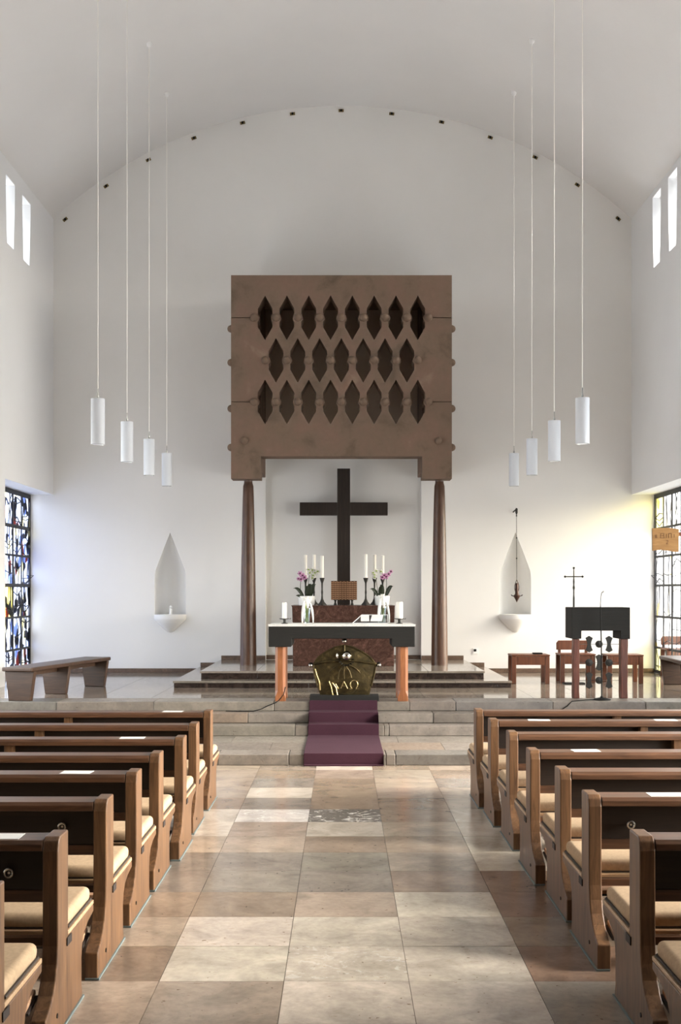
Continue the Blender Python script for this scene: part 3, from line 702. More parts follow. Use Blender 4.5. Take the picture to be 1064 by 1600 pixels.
def bouquet(x, D, label, sgn, hh):
    t = thing('flower_vase', label, 'vase', (X(x, D), D, TZ))
    MB().lathe([(0.035, 0.0), (0.036, 0.01), (0.042, 0.12), (0.055, hh*0.62), (0.051, hh*0.62), (0.038, 0.12), (0.03, 0.015), (0.0001, 0.015)], (0, 0, 0), 20).build('glass_body', M_ACRYL, t, smooth=True)
    for i in range(7):
        a = R.uniform(-0.022, 0.022); b_ = R.uniform(-0.02, 0.02)
        MB().tube([(a, b_, 0.02), (a*0.6, b_*0.6, 0.14), (a*1.8, b_*1.2, hh*0.85)], 0.0055, 6).build('stem', M_STALK, t)
    for (dx, top_, low, w) in ((-0.055, hh*0.96, 0.005, 0.036), (0.08, hh*0.9, 0.0 + 0.01, 0.032), (0.012, hh*1.0, 0.19, 0.05)):
        pts = []; fs = []; nn = 8
        for i in range(nn + 1):
            u = i / nn; cx_ = dx * math.sin(u * PI * 0.5) * sgn; z = top_ + 0.02*math.sin(u*PI) - (top_ - low) * u ** 1.5
            y = -0.035 - 0.03 * math.sin(u * PI * 0.5); ww = w * (0.45 + 0.55*math.sin(PI*min(1, u*0.9 + 0.1))) * 0.5
            pts += [(cx_ - ww, y, z), (cx_, y - 0.012, z + 0.004), (cx_ + ww, y, z)]
        for i in range(nn):
            for j in range(2): fs.append((3*i+j, 3*i+j+1, 3*i+j+4, 3*i+j+3))
        o = MB().add(pts, fs).build('white_ribbon', M_PETALW, t, smooth=True); so = o.modifiers.new('thick', 'SOLIDIFY'); so.thickness = 0.003
    for (dx, dz) in ((-0.03, 0.0), (0.035, -0.005), (0.0, 0.015)):
        MB().lathe([(0.0001, -0.05), (0.012, -0.035), (0.02, -0.01), (0.03, 0.012), (0.026, 0.012), (0.008, -0.02), (0.0001, -0.03)], (dx, -0.02, hh + dz), 12).build('lily', M_PETALW, t, smooth=True)
bouquet(479.5, 14.82, 'glass vase of white lilies and green stems, left on the altar table', 1, 0.31)
bouquet(598, 14.82, 'glass vase of white lilies and green stems, right on the altar table', 1, 0.34)

# acrylic book stand with an open book
D = 14.68
bs = thing('acrylic_book_stand', 'clear acrylic book stand with white edges on the altar table', 'book stand', (X(580, D), D, TZ + 0.0035))
wv = [(-0.235, -0.12, 0.004), (0.205, -0.12, 0.004), (0.205, 0.06, 0.105), (-0.115, 0.06, 0.105)]
def plate(corners, th):
    a = [Vector(c_) for c_ in corners]; nrm = (a[1]-a[0]).cross(a[3]-a[0]).normalized() * th
    return MB().add(a + [p - nrm for p in a], [(0,1,2,3), (7,6,5,4), (0,4,5,1), (1,5,6,2), (2,6,7,3), (3,7,4,0)])
plate(wv, 0.006).build('sloping_plate', M_ACRYL, bs)
ed = MB()
for i in range(4): ed.bar(wv[i], wv[(i+1) % 4], 0.007, 0.007)
ed.build('bright_edge', M_PAPER, bs)
MB().box(-0.1, 0.19, 0.058, 0.066, 0.0, 0.1).build('rear_support', M_ACRYL, bs)
bk = tag(None or MB().obox((-0.062, 0.0, 0.006), (0.052, 0, 0.0), (0.0, 0.062, 0.035), (0, -0.002, 0.0034)).obox((0.085, 0.0, 0.006), (0.07, 0, 0.0), (0.012, 0.062, 0.035), (0, -0.002, 0.0034)).build('open_book', M_PAPER), 'open white book lying on the clear acrylic stand', 'book')
bk.location = (X(578, D), D - 0.022, TZ + 0.062)

# bronze relief below the table
D = 14.64
rl = thing('bronze_relief', 'gilded bronze relief with letters and knobs on a black plinth under the altar table', 'relief', (X(538, D), D, PZ))
ZP = 0.07
MB().box(-0.425, 0.425, -0.12, 0.14, 0.0, ZP).build('plinth', M_BLACKWOOD, rl, bevel=0.004)
pz = lambda y: Z(y, D) - PZ
px_ = lambda x: (x - 538) * D / F
wl = [(500, 1087.5), (496, 1072), (491, 1052), (489.5, 1040), (493, 1032), (498, 1026), (510, 1018), (524, 1011), (538, 1008), (552, 1011), (566, 1018), (578, 1026), (583, 1032), (587, 1040), (585, 1052), (580, 1072), (577, 1087.5)]
pts = [(px_(x), max(pz(y), ZP - 0.002)) for x, y in wl]
# bulging shield: fan grid from outline to centre
c0 = Vector((0, 0, pz(1050))); vs = []; fs = []; nn = len(pts); ringn = 5
for k_ in range(ringn):
    u = k_ / ringn
    for (x, z) in pts: vs.append((x*(1-u), -0.03 * (1 - (1-u)**2) - 0.02, z + (c0.z - z)*u))
vs.append((0, -0.05, c0.z)); ci = len(vs) - 1; o0 = len(vs)
for (x, z) in pts: vs.append((x, 0.02, z))
for k_ in range(ringn - 1):
    for i in range(nn): j = (i+1) % nn; fs.append((k_*nn+i, k_*nn+j, (k_+1)*nn+j, (k_+1)*nn+i))
for i in range(nn): j = (i+1) % nn; fs.append(((ringn-1)*nn+i, (ringn-1)*nn+j, ci)); fs.append((i, o0+i, o0+j, j))
fs.append(tuple(o0 + i for i in range(nn)))
MB().add(vs, fs).build('shield', M_GOLD, rl, smooth=True)
rim = MB().tube([(x, -0.024, z) for x, z in pts[1:-1]], 0.011, 6); rim.build('rim', M_GOLD, rl, smooth=True)
MB().tube([(px_(490), -0.035, pz(1037)), (px_(512), -0.06, pz(1033)), (px_(538), -0.075, pz(1031)), (px_(564), -0.06, pz(1033)), (px_(588), -0.035, pz(1037))], 0.016, 8).build('cross_band', M_GOLD, rl, smooth=True)
MB().tube([(0, -0.03, pz(1008)), (0, -0.055, pz(1018)), (0, -0.075, pz(1030))], 0.014, 8).build('upper_band', M_GOLD, rl, smooth=True)
ov = []
for i in range(33):
    a = 2*PI*i/32; ov.append((0.215*math.cos(a), -0.066, pz(1062) + 0.185*math.sin(a) * (1.0 if math.sin(a) > 0 else 0.95)))
ov = [(x, y + 0.035*(x/0.2)**2 + (0.02 if z < pz(1075) else 0), max(z, ZP + 0.004)) for x, y, z in ov]
MB().tube(ov, 0.009, 6).build('oval_ring', M_GOLD, rl, smooth=True)
MB().sphere((px_(541.5), -0.13, pz(1024)), 0.062, 20, 14).build('ball', M_CHROME, rl, smooth=True)
MB().sphere((px_(527), -0.10, pz(1024)), 0.03, 12, 8, (0.6, 0.6, 1.3)).build('small_boss', M_CHROME, rl, smooth=True)
col = MB()
for a in range(9):
    t_ = PI*a/8; col.tube([(px_(541)+0.075*math.cos(t_), -0.07, pz(1030)-0.07*math.sin(t_)), (px_(541)+0.1*math.cos(t_), -0.10, pz(1030)-0.10*math.sin(t_)*0.8)], [0.012, 0.004], 6)
col.build('leaf_collar', M_BLACK, rl)
for (x, y) in ((538, 1001.5), (485.5, 1039.5), (592, 1039)):
    MB().sphere((px_(x), -0.03, pz(y)), 0.026, 14, 10).build('knob', M_CHROME, rl, smooth=True)
    MB().sphere((px_(x) - (0.004 if x > 538 else -0.004 if x < 538 else 0), -0.005, pz(y) + 0.006), 0.031, 12, 8).build('knob_socket', M_BLACK, rl, smooth=True)
def strokes(lines, r, name, mat, y=-0.083):
    mb = MB()
    for ln in lines: mb.tube([(px_(x), y, pz(yy)) for x, yy in ln], r, 6)
    mb.build(name, mat, rl, smooth=True)
strokes([[(532.5, 1075), (537.5, 1064)], [(537.5, 1064), (543, 1075.5)], [(535, 1071), (541, 1071)]], 0.006, 'letter_alpha', M_GOLDHI)
om = [(546, 1075.5), (550, 1075.5)] ; arc = [(553 + 5.6*math.cos(math.radians(a)), 1069 - 6.8*math.sin(math.radians(a))) for a in range(235, -56, -20)]
strokes([om + arc + [(556.5, 1075.5), (560, 1075)]], 0.007, 'letter_omega', M_GOLDHI)
strokes([[(514, 1064), (517, 1072), (520, 1086)], [(519, 1066), (525, 1074), (527, 1086)], [(524, 1068), (529, 1076)]], 0.009, 'wheat_ears', M_GOLDHI, -0.066)
strokes([[(536, 1040), (530, 1048), (528, 1060)], [(538, 1040), (537, 1050), (538, 1060)], [(540, 1040), (546, 1048), (549, 1058)]], 0.008, 'rays', M_GOLD, -0.082)
strokes([[(492, 1045), (495, 1056), (499, 1066), (500, 1078)]], 0.011, 'left_edge_scroll', M_GOLDHI, -0.03)

# carpet runner down the steps (one bent strip of cloth)
pf = [(D4 + 0.06, PZ + 0.014), (D4 - 0.012, PZ + 0.014), (D4 - 0.016, S[3] + 0.014), (D3 - 0.012, S[3] + 0.016), (D3 - 0.016, S[2] + 0.014), (D2 - 0.012, S[2] + 0.016), (D2 - 0.016, S[1] + 0.012), (D1 - 0.012, S[1] + 0.014), (D1 - 0.016, 0.013), (D1 - 0.06, 0.011), (D1 - 0.06, 0.002), (D1 - 0.008, 0.002), (D1 - 0.008, S[1] + 0.004), (D2 - 0.008, S[1] + 0.003), (D2 - 0.008, S[2] + 0.005), (D3 - 0.008, S[2] + 0.004), (D3 - 0.008, S[3] + 0.005), (D4 - 0.008, S[3] + 0.004), (D4 - 0.008, PZ + 0.004), (D4 + 0.06, PZ + 0.003)]
tag(MB().prism(pf, 'x', -0.403, 0.427).build('carpet_runner', M_CARPET, None, bevel=0.004), 'purple carpet runner laid down the middle of the chancel steps', 'carpet')

# ------------------------------------------------------------------ ambo with iron grille, microphone, processional cross
D = 14.90
am = thing('ambo', 'dark wooden ambo with hanging iron discs and spindles between two legs', 'lectern', (X(938.5, D), D, PZ))
ax_ = lambda x: (x - 938.5) * D / F
az = lambda y: Z(y, D) - PZ
top = [(ax_(893), az(998)), (ax_(908), az(998)), (ax_(908), az(985.5)), (ax_(969), az(985.5)), (ax_(969), az(998.5)), (ax_(984), az(998.5)), (ax_(984), az(949)), (ax_(893), az(949))]
MB().prism(top, 'y', -0.02, 0.42).build('desk', M_BLACKWOOD, am, bevel=0.006)
for a, b_ in ((896, 905.5), (970, 981)):
    zt = az(998.4); mb = MB(); vs = []; fs = []; ns = 9
    for k_ in range(ns + 1):     # rough hewn
        z = zt * k_ / ns; j = R.uniform(-0.004, 0.004)
        vs += [(ax_(a) + j, 0.0, z), (ax_(b_) + R.uniform(-0.004, 0.004), 0.0, z), (ax_(b_) + j, 0.12, z), (ax_(a) - j, 0.12, z)]
    for k_ in range(ns):
        for i in range(4): i2 = (i+1) % 4; fs.append((4*k_+i, 4*k_+i2, 4*k_+4+i2, 4*k_+4+i))
    fs += [(3,2,1,0), (4*ns, 4*ns+1, 4*ns+2, 4*ns+3)]
    mb.add(vs, fs).build('leg', M_AMBOLEG, am, bevel=0.006)
for r_, y in enumerate((1007, 1036, 1064)):
    MB().tube([(ax_(905.5), 0.10, az(y)), (ax_(970), 0.10, az(y))], 0.003, 6).build('wire', M_STEEL, am)
    for c_, x in enumerate((923, 938.6, 954.3)):
        cx_, cz_ = ax_(x), az(y)
        if (r_ + c_) % 2:
            MB().lathe([(0.0001, -0.02), (0.03, -0.018), (0.045, -0.008), (0.046, 0.004), (0.03, 0.014), (0.0001, 0.016)], (0, 0, 0), 18)
            mb = MB(); nn = 18
            vs = [(cx_ + 0.046*math.cos(2*PI*i/nn), 0.088, cz_ + 0.046*math.sin(2*PI*i/nn)) for i in range(nn)] + [(cx_ + 0.046*math.cos(2*PI*i/nn), 0.112, cz_ + 0.046*math.sin(2*PI*i/nn)) for i in range(nn)]
            mb.add(vs + [(cx_, 0.078, cz_), (cx_, 0.122, cz_)], [(i, (i+1) % nn, nn + (i+1) % nn, nn + i) for i in range(nn)] + [(i, 2*nn, (i+1) % nn) for i in range(nn)] + [(nn+i, nn + (i+1) % nn, 2*nn+1) for i in range(nn)])
            mb.build('iron_disc', M_IRON, am)
        else:
            pr = [(0.0, -0.105), (0.046, -0.078), (0.030, -0.040), (0.0215, 0.0), (0.030, 0.040), (0.046, 0.078), (0.0, 0.105), (-0.046, 0.078), (-0.030, 0.040), (-0.0215, 0.0), (-0.030, -0.040), (-0.046, -0.078)]
            MB().prism([(cx_ + u, cz_ + v_) for u, v_ in pr], 'y', 0.088, 0.112).build('iron_spindle', M_IRON, am, bevel=0.003)
D = 14.70
ms = thing('microphone_stand', 'thin black microphone stand with round base in front of the dark ambo', 'microphone stand', (X(940, D), D, PZ))
MB().lathe([(0.112, 0), (0.112, 0.008), (0.07, 0.02), (0.02, 0.03), (0.014, 0.045), (0.0001, 0.045)], (0, 0, 0), 24).build('base', M_DARKM, ms, smooth=True)
zt = Z(950, D) - PZ
MB().tube([(0, 0, 0.03), (-0.004, 0, zt*0.6), (-0.014, 0, zt)], 0.008, 8).build('pole', M_DARKM, ms)
MB().tube([(-0.014, 0, zt), (-0.016, 0, zt + 0.06), (-0.008, 0, zt + 0.15), (0.0, -0.01, zt + 0.19), (0.014, -0.03, zt + 0.205)], [0.006, 0.004, 0.004, 0.005, 0.007], 8).build('gooseneck', M_DARKM, ms)
MB().sphere((0.014, -0.03, zt + 0.205), 0.012, 10, 8).build('capsule', M_STEEL, ms, smooth=True)
D = 17.3
pc = thing('processional_cross', 'slender black processional cross standing behind the ambo', 'cross', (X(896.5, D), D, PZ))
zz_ = lambda y: Z(y, D) - PZ
MB().box(-0.15, 0.15, -0.09, 0.09, 0.0, 0.018).build('base_plate', M_BLACK, pc, bevel=0.003)
MB().lathe([(0.016, 0.018), (0.014, zz_(935)), (0.010, zz_(930)), (0.010, zz_(922)), (0.018, zz_(918.5)), (0.010, zz_(914)), (0.013, zz_(909)), (0.009, zz_(903)), (0.007, zz_(889))], (0, 0, 0), 10).build('staff', M_BLACK, pc, smooth=True)
MB().tube([(-0.125, 0, zz_(901)), (0.125, 0, zz_(901))], 0.008, 8).build('cross_bar', M_BLACK, pc)
for p in ((-0.128, zz_(901)), (0.128, zz_(901)), (0, zz_(887.5))):
    MB().sphere((p[0], 0, p[1]), 0.017, 10, 8).build('end_knob', M_BLACK, pc, smooth=True)

# cables
def cable(label, pts):
    tag(MB().tube(pts, 0.006, 6).build('cable', M_DARKM, None, True), label, 'cable')
cable('black cable running from the left altar leg over the step edge', [(X(446, 14.46), 14.452, PZ + 0.18), (X(443, 14.44), 14.447, PZ + 0.09), (X(436, 14.43), 14.437, PZ + 0.02), (X(430, 14.40), 14.425, PZ - 0.01), (X(418, 14.40), 14.40, S[3] + 0.065), (X(408, 14.39), 14.37, S[3] + 0.03), (X(396, 14.36), 14.33, S[3] + 0.008), (X(372, 14.3), 14.32, S[3] + 0.008), (X(352, 14.3), 14.36, S[3] + 0.008)])
cable('black cable trailing from the microphone base over the platform edge', [(X(930, 14.7), 14.68, PZ + 0.008), (X(915, 14.6), 14.6, PZ + 0.007), (X(900, 14.52), 14.5, PZ + 0.007), (X(893, 14.45), 14.436, PZ + 0.006), (X(886, 14.44), 14.432, S[3] + 0.06), (X(876, 14.42), 14.425, S[3] + 0.01), (X(860, 14.4), 14.4, S[3] + 0.008)])

# ------------------------------------------------------------------ seats on the platform
def bench(name, label, A, B, zt, legs, w, flare):
    A, B = Vector(A), Vector(B); d = (B - A); Ln = d.length; ang = math.atan2(d.y, d.x)
    t = thing(name, label, 'bench', (A.x, A.y, PZ), ang)
    MB().box(-0.02, Ln + 0.02, -w/2, w/2, zt - 0.05, zt).build('seat', M_BENCH, t, bevel=0.012)
    MB().box(0.2, Ln - 0.15, -0.03, 0.03, zt - 0.12, zt - 0.052).build('rail', M_BENCH, t)
    for u in legs:
        x = u * Ln
        MB().prism([(-w*0.36, 0), (w*0.36, 0), (w*0.44, zt*0.55), (w*0.49, zt - 0.051), (-w*0.49, zt - 0.051), (-w*0.44, zt*0.55)], 'x', x - 0.04, x + 0.04).build('leg', M_BENCH, t, bevel=0.008)
bench('long_bench', 'long dark wooden bench standing before the left stained glass window', (-3.98, 14.50), (-3.50, 16.9), 0.415, (0.035, 0.45, 0.97), 0.40, 1)
bench('long_bench', 'long dark wooden bench at the right edge below the clear leaded window', (4.72, 14.85), (4.80, 17.2), 0.415, (0.03, 0.5, 0.97), 0.40, 1)

def stool(x0, x1, D, label, back=False, z=0.425):
    w = (x1 - x0) * D / F
    t = thing('wooden_chair' if back else 'wooden_stool', label, 'chair' if back else 'stool', (X((x0+x1)/2, D), D, PZ))
    MB().box(-w/2, w/2, 0, 0.42, z - 0.025, z).build('seat', M_STOOL, t, bevel=0.006)
    MB().box(-w/2 + 0.07, w/2 - 0.07, 0.01, 0.035, z - 0.15, z - 0.027).build('apron', M_STOOL, t)
    for sx in (-1, 1):
        for yy in (0.005, 0.355):
            a, b_ = sorted((sx*(w/2 - 0.005), sx*(w/2 - 0.068)))
            MB().box(a, b_, yy, yy + 0.06, 0, z - 0.027).build('leg', M_STOOL, t, bevel=0.004)
    if back:
        for sx in (-1, 1):
            MB().box(sx*(w/2 - 0.06) - 0.02, sx*(w/2 - 0.06) + 0.02, 0.4, 0.43, z - 0.1, z + 0.06).build('back_post', M_STOOL, t)
        MB().prism([(-w/2 + 0.01, z + 0.045), (w/2 - 0.01, z + 0.045), (w/2 - 0.01, z + 0.15), (w/2 - 0.04, z + 0.185), (-w/2 + 0.04, z + 0.185), (-w/2 + 0.01, z + 0.15)], 'y', 0.375, 0.40).build('backrest', M_STOOL, t, bevel=0.004)
    return t
stool(799.5, 859.5, 17.25, 'reddish wooden stool with a dark book on it, right of the altar steps')
stool(875.5, 931, 17.45, 'reddish wooden chair with a low backrest behind the ambo', True)
stool(949.5, 1006, 17.25, 'reddish wooden stool without backrest behind the right ambo leg')
stool(1042, 1094, 18.75, 'wooden chair with orange backrest half hidden behind the bench at the right edge', True, 0.44)
bo = tag(MB().box(-0.07, 0.07, -0.05, 0.05, 0, 0.022).build('small_book', M_DARKM, None, bevel=0.004), 'thin dark book lying on the stool right of the altar steps', 'book')
bo.location = (X(840, 17.4), 17.42, PZ + 0.4252)
tag(MB().box(X(820, 14.5) + 1.3, X(822, 14.5) + 1.32, 17.6, 17.61, 0, 0.01).build('wall_socket', M_DARKM), 'tiny grey wall socket low on the wall right of the right column', 'socket')
so_ = bpy.data.objects['wall_socket']; so_.data = MB().box(-0.045, 0.045, -0.012, 0, -0.045, 0.045).mesh('wall_socket', M_WHITEM); so_.location = (X(743, WY), WY - 0.0005, Z(1017, WY))
MB().box(-0.03, 0.012, -0.016, -0.012, -0.01, 0.03).build('socket_insert', M_DARKM, so_)

# ------------------------------------------------------------------ niche figures and sanctuary lamp
fg = thing('white_figurine', 'small white figure standing on the ledge of the left wall niche', 'figurine', (NL + 0.0, WY + 0.05, 1.4305))
MB().lathe([(0.026, 0), (0.024, 0.01), (0.02, 0.05), (0.024, 0.085), (0.012, 0.1)], (0, 0, 0), 12).build('body', M_POT, fg, smooth=True)
MB().sphere((0, 0, 0.12), 0.02, 12, 8).build('head', M_POT, fg, smooth=True)
lx = X(807, WY - 0.3); ly = WY - 0.30
sl = thing('sanctuary_lamp', 'dark bronze lamp hanging on a chain before the right wall niche', 'lamp', (lx, WY, Z(800, WY)))
MB().tube([(-0.01, -0.005, 0), (0.0, -0.14, 0.02), (0, -0.30, 0.0)], 0.012, 8).build('wall_arm', M_IRON, sl)
MB().lathe([(0.0001, -0.10), (0.012, -0.09), (0.008, -0.06), (0.02, -0.03), (0.02, 0.03), (0.008, 0.045), (0.0001, 0.045)], (0, -0.30, 0), 10).build('hook', M_IRON, sl, smooth=True)
zl = lambda y: Z(y, ly) - Z(800, WY)
ch = MB().tube([(0, -0.30, -0.08), (0.005, -0.30, zl(906))], 0.0045, 6)
for y in (840.5, 872.5): ch.sphere((0.002, -0.30, zl(y)), 0.013, 8, 6)
ch.build('chain', M_IRON, sl)
hp = [(0.005 + 0.035*math.sin(PI*i/8) * (1 if i < 9 else 1), -0.30, zl(906) - (zl(906) - zl(930)) * i / 8) for i in range(9)]
for sx in (-1, 1): MB().tube([(0.005 + sx*(p[0] - 0.005), p[1], p[2]) for p in hp], 0.006, 6).build('hanger', M_DARKBRONZE, sl)
MB().lathe([(0.0001, zl(941.5)), (0.018, zl(938)), (0.05, zl(932.5)), (0.056, zl(931)), (0.03, zl(928)), (0.022, zl(913)), (0.016, zl(911)), (0.0001, zl(911))], (0.005, -0.30, 0), 14).build('cup', M_DARKBRONZE, sl, smooth=True)
for sx in (-1, 1): MB().tube([(0.005 + sx*0.05, -0.30, zl(931.5)), (0.005 + sx*0.085, -0.30, zl(930.5)), (0.005 + sx*0.09, -0.30, zl(929))], 0.008, 6).build('lug', M_IRON, sl)

# plaque on the right pier
D = 17.30
pq = thing('wooden_plaque', 'tan wooden sign plaque held in front of the right window', 'sign', (5.16, D, Z(843, D)))
x0, x1 = X(1019, D) - 5.16, X(1060.5, D) - 5.16
MB().prism([(x0, -0.165), (x0 + 0.12, -0.15), (x0 + 0.24, -0.165), (x0 + 0.34, -0.185), (x1, -0.18), (x1, 0.155), (x0 + 0.25, 0.17), (x0 - 0.003, 0.165)], 'y', -0.015, 0.015).build('board', M_PLAQUE, pq, bevel=0.004)
MB().box(x1 - 0.02, -0.002, 0.016, 0.05, 0.05, 0.11).build('bracket', M_STOOL, pq)
def psc(u, v_): return (x0 + 0.374 * u, -0.0165, 0.16 - 0.33 * v_)
lt = MB()
for ln in ([(0.10, 0.28), (0.13, 0.42)], [(0.13, 0.42), (0.16, 0.27)], [(0.16, 0.27), (0.17, 0.42)], [(0.33, 0.22), (0.31, 0.42)], [(0.33, 0.22), (0.45, 0.22), (0.44, 0.32), (0.32, 0.32)], [(0.44, 0.32), (0.46, 0.42), (0.31, 0.42)], [(0.55, 0.24), (0.54, 0.42)], [(0.63, 0.42), (0.64, 0.22), (0.74, 0.22), (0.74, 0.42)], [(0.85, 0.25), (0.85, 0.4)], [(0.54, 0.55), (0.60, 0.52), (0.61, 0.58), (0.54, 0.68), (0.62, 0.68)]):
    for a, b_ in zip(ln[:-1], ln[1:]): lt.bar(psc(*a), psc(*b_), 0.008, 0.004, up=(0, 1, 0))
lt.build('carved_letters', material('burnt_line', rgb(108, 74, 38), 0.7)[0], pq)

# ------------------------------------------------------------------ hanging lamps
def pendant(px, D, label, Xp):
    zb = 3.405; zt_ = zb + 0.495; zc_ = vault_z(Xp)
    t = thing('pendant_lamp', label, 'lamp', (Xp, D, zb), 0, None)
    MB().lathe([(0.066, 0.0), (0.0755, 0.0), (0.0755, 0.495), (0.02, 0.4985), (0.0001, 0.4985)], (0, 0, 0), 28).build('shade', M_OPAL, t, smooth=True)
    MB().lathe([(0.0001, 0.016), (0.071, 0.014), (0.071, 0.004), (0.0735, -0.003), (0.067, -0.003), (0.062, 0.01), (0.0001, 0.011)], (0, 0, 0), 28).build('bottom_ring', M_STEEL, t, smooth=True)
    MB().lathe([(0.012, 0.4985), (0.012, 0.52), (0.006, 0.54), (0.005, 0.61), (0.0001, 0.61)], (0, 0, 0), 10).build('stem', M_STEEL, t, smooth=True)
    MB().tube([(0, 0, 0.60), (0, 0, zc_ - zb - 0.05)], 0.0048, 6).build('cord', M_CORD, t)
    MB().lathe([(0.007, -0.085), (0.011, -0.06), (0.03, -0.045), (0.038, -0.02), (0.038, 0.03), (0.0001, 0.03)], (0, 0, zc_ - zb), 14).build('ceiling_cup', M_WHITEM, t, smooth=True)
for s, pxs, side, Xp in ((-1, (153, 198.5, 233, 260.5), 'left', 2.66), (1, (910, 866, 831, 803), 'right', 2.60)):
    for i, x in enumerate(pxs):
        D = Xp * F / abs(x - 535)
        pendant(x, D, 'white cylinder pendant lamp on the %s, %s of its row of four' % (side, ('nearest and largest', 'second nearest', 'second farthest', 'farthest and smallest')[i]), s * Xp)

# small spotlights along the vault edge
for i, (x, y) in enumerate([(102,343),(166,291),(232,250),(303,216),(379,192),(457,178),(533,173),(612,178),(690,191),(766,215),(836,246),(902,289),(966,342)]):
    t = thing('wall_spotlight', 'small brass wall spotlight under the vault edge, number %s' % i, 'spotlight', (X(x, WY), WY - 0.001, Z(y, WY)), 0)
    t['label'] = 'tiny brass spotlight under the vault, ' + ('leftmost of the row', 'second from the left wall', 'third from the left wall', 'fourth from the left wall', 'fifth from the left wall', 'just left of the vault apex', 'at the vault apex', 'just right of the vault apex', 'fifth from the right wall', 'fourth from the right wall', 'third from the right wall', 'second from the right wall', 'rightmost of the row')[i]
    t['group'] = 'spotlights along the vault edge'
    a = math.atan2(X(x, WY), vault_z(X(x, WY)) - APEX + RV); t.rotation_euler = (0, a, 0)
    MB().box(-0.042, 0.042, -0.010, 0, -0.024, 0.024).build('plate', M_BRASS, t, bevel=0.003)
    o = MB().lathe([(0.019, 0), (0.019, 0.03), (0.015, 0.03), (0.012, 0.01), (0.0001, 0.01)], (0, 0, 0), 12).build('lamp_head', M_DARKM, t, smooth=True); o.rotation_euler = (PI/2 + 0.25, 0, 0); o.location = (0, -0.012, 0)

# ------------------------------------------------------------------ pews
PL = 2.42; PT = 0.80
prof = [(-0.20, 0.0), (-0.20, 0.125), (-0.135, 0.15), (-0.08, 0.185), (-0.04, 0.23), (-0.015, 0.29), (-0.003, 0.36), (0.0, 0.43), (0.0, 0.745), (0.012, 0.783), (0.035, 0.80), (0.18, 0.80), (0.18, 0.352),
        (0.69, 0.352), (0.69, 0.318), (0.57, 0.302), (0.49, 0.275), (0.45, 0.235), (0.435, 0.18), (0.437, 0.06), (0.455, 0.0)]
def end_mesh():
    return MB().prism(prof, 'x', -0.032, 0.032).mesh('end_panel', M_PEW)
def make_pew():
    t = thing('pew', '', 'pew')
    em = end_mesh()
    for s in (-1, 1):
        o = link('end_panel', em, t, 0.006); o.location = (s * (PL/2 - 0.033), 0, 0)
        d = s * (PL/2)
        MB().box(min(d, d + s*0.004), max(d, d + s*0.004), 0.145, 0.225, 0.318, 0.352).build('rail_end', M_NOTCH, t)
        for (yy, zz) in ((-0.02, 0.085), (0.36, 0.05)):
            if zz < 0.06: continue
            MB().tube([(d - s*0.002, yy, zz), (d + s*0.003, yy, zz)], 0.010, 10).build('bolt', M_BLACK, t)
        MB().box(min(d - s*0.06, d + s*0.006), max(d - s*0.06, d + s*0.006), -0.204, 0.459, 0.0005, 0.010).build('foot_strip', M_TRIM, t)
    i = PL/2 - 0.067
    MB().prism([(0.004, 0.745), (0.004, 0.772), (0.018, 0.788), (0.172, 0.788), (0.172, 0.745)], 'x', -i, i).build('top_rail', M_PEWX, t, bevel=0.003)
    MB().prism([(0.105, 0.565), (0.125, 0.565), (0.135, 0.744), (0.115, 0.744)], 'x', -i, i).build('back_board', M_PEWP, t)
    MB().prism([(0.092, 0.515), (0.13, 0.515), (0.135, 0.564), (0.097, 0.564)], 'x', -i, i).build('lower_back_rail', M_PEWX, t, bevel=0.003)
    MB().box(-0.03, 0.03, 0.03, 0.104, 0.50, 0.744).build('back_brace', M_PEW, t, bevel=0.004)
    MB().box(-PL/2 + 0.001, PL/2 - 0.001, 0.182, 0.692, 0.3525, 0.372).build('seat_board', M_SEATB, t, bevel=0.004)
    MB().box(-i, i, 0.15, 0.19, 0.318, 0.351).build('seat_rail', M_PEWX, t)
    # cushion: rounded slab with a dark seam
    me = bpy.data.meshes.new('cushion'); bm = bmesh.new(); bmesh.ops.create_cube(bm, size=1)
    for v in bm.verts: v.co = (v.co.x * (PL - 0.03), 0.445 + v.co.y * 0.49, 0.405 + v.co.z * 0.066)
    bmesh.ops.bevel(bm, geom=[e for e in bm.edges], offset=0.028, segments=4, profile=0.5, affect='EDGES')
    for v in bm.verts:
        if v.co.z < 0.40: v.co.z = 0.3725 + (v.co.z - 0.372) * 0.6
    bm.to_mesh(me); bm.free(); me.polygons.foreach_set('use_smooth', [True] * len(me.polygons)); me.materials.append(M_CUSH)
    cu = link('cushion', me, t)
    a, b_, z = PL/2 - 0.012, 0.222, 0.379
    pp = MB().tube([(a, 0.215, z), (a, 0.67, z), (a - 0.02, 0.694, z), (-a + 0.02, 0.694, z), (-a, 0.67, z), (-a, 0.215, z)], 0.006, 6); pp.tube([(-a, 0.206, z), (a, 0.206, z)], 0.006, 6)
    pp.build('piping', M_PIPING, cu)
    # kneeler hung behind the back
    MB().obox((0, -0.095, 0.17), (i - 0.02, 0, 0), (0, 0.08, 0.012), (0, -0.004, 0.011)).build('kneeler', M_KNEEL, t, bevel=0.004)
    MB().obox((0, -0.095, 0.153), (i - 0.01, 0, 0), (0, 0.075, 0.011), (0, -0.0025, 0.006)).build('kneeler_rail', M_NOTCH, t)
    return t
ORD = ('front', 'second', 'third', 'fourth', 'fifth', 'sixth', 'seventh', 'rearmost, cut by the photo edge')
LEFT = [(1.104, 9.93), (1.104, 8.98), (1.09, 8.12), (1.13, 7.31), (1.138, 6.55), (1.133, 5.69), (1.154, 4.81), (1.171, 3.93)]
RIGHT = [(1.132, 10.04), (1.158, 9.26), (1.186, 8.42), (1.182, 7.46), (1.222, 6.65), (1.21, 5.82), (1.21, 4.82), (1.215, 3.96)]
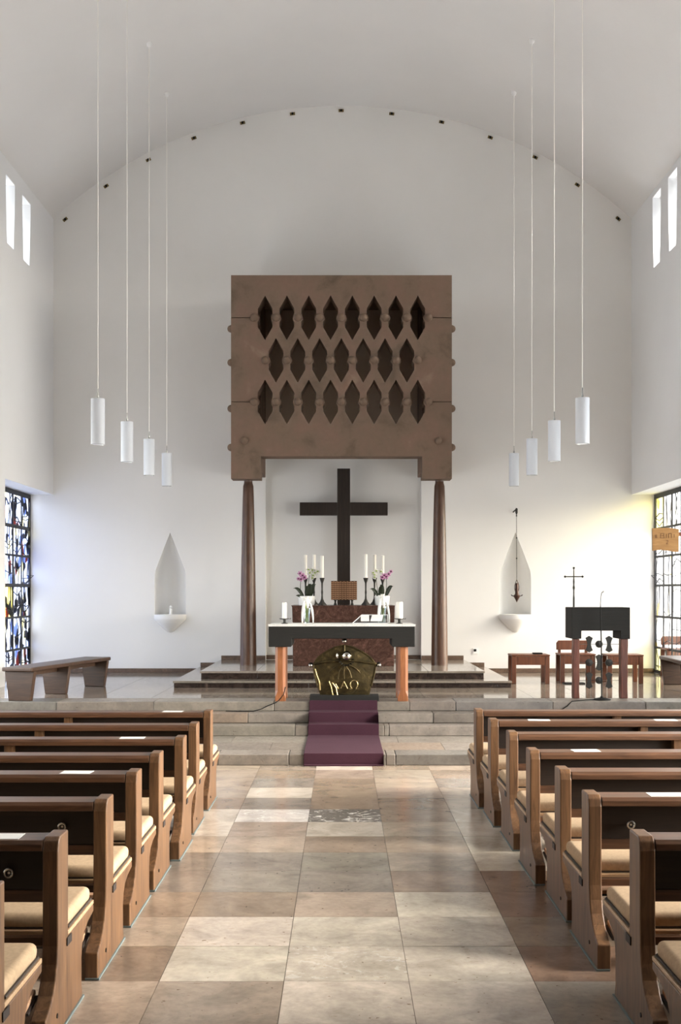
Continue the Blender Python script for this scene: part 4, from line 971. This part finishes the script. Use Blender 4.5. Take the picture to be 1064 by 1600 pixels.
proto = make_pew(); first = True
HOOK = {(-1, 5): [(98, 1291)], (-1, 6): [(15, 1363)], (1, 5): [(985, 1288)]}
PAPER = {(-1, 0): [(270, 1)], (-1, 2): [(207, 1)], (-1, 4): [(120, 1)], (-1, 6): [(2, 1)], (1, 1): [(842, 1), (1040, 1)], (1, 3): [(915, 1)], (1, 5): [(1040, 1)]}
for s, rows, side in ((-1, LEFT, 'left'), (1, RIGHT, 'right')):
    for i, (xe, y) in enumerate(rows):
        p = proto if first else copy_tree(proto); first = False
        p.location = (s * (xe + PL/2), y, 0.0)
        p['group'] = 'pews on the %s of the aisle' % side
        extra = ', steel bag hook' if (s, i) in HOOK and i == 5 else ''
        if i == 0: p['label'] = 'dark wooden pew nearest the steps, front of the %s row' % side
        elif i == 7: p['label'] = 'rearmost wooden pew of the %s row, mostly cut off by the photo edge' % side
        else: p['label'] = 'wooden pew with tan seat cushion, %s from the steps on the %s%s' % (ORD[i], side, extra)
        for (hx, hy) in HOOK.get((s, i), ()):
            Dh = y + 0.095; hk = MB(); cx_ = X(hx, Dh) - p.location.x; cz_ = Z(hy, Dh)
            hk.tube([(cx_ + 0.017*math.cos(2*PI*k_/16), 0.085 if False else 0.082, cz_ + 0.017*math.sin(2*PI*k_/16)) for k_ in range(17)], 0.006, 8)
            hk.tube([(cx_, 0.113, cz_), (cx_, 0.085, cz_)], 0.006, 8)
            hk.build('bag_hook', M_STEEL, p, smooth=True)
        for (hx, _) in PAPER.get((s, i), ()):
            Dp = y + 0.09
            pp = tag(MB().box(-0.085, 0.085, -0.055, 0.055, 0, 0.0012).build('paper_slip', M_PAPER), '', 'paper', 'paper slips on the pews')
            pp.location = (X(hx, Dp), Dp, 0.7884); pp.rotation_euler = (0, 0, R.uniform(-0.06, 0.06))
            pp['label'] = 'white paper slip on the top rail of the %s %s pew' % (ORD[i], side) + (', nearer the aisle' if (s, i) == (1, 1) and hx < 900 else ', nearer the photo edge' if (s, i) == (1, 1) else '')
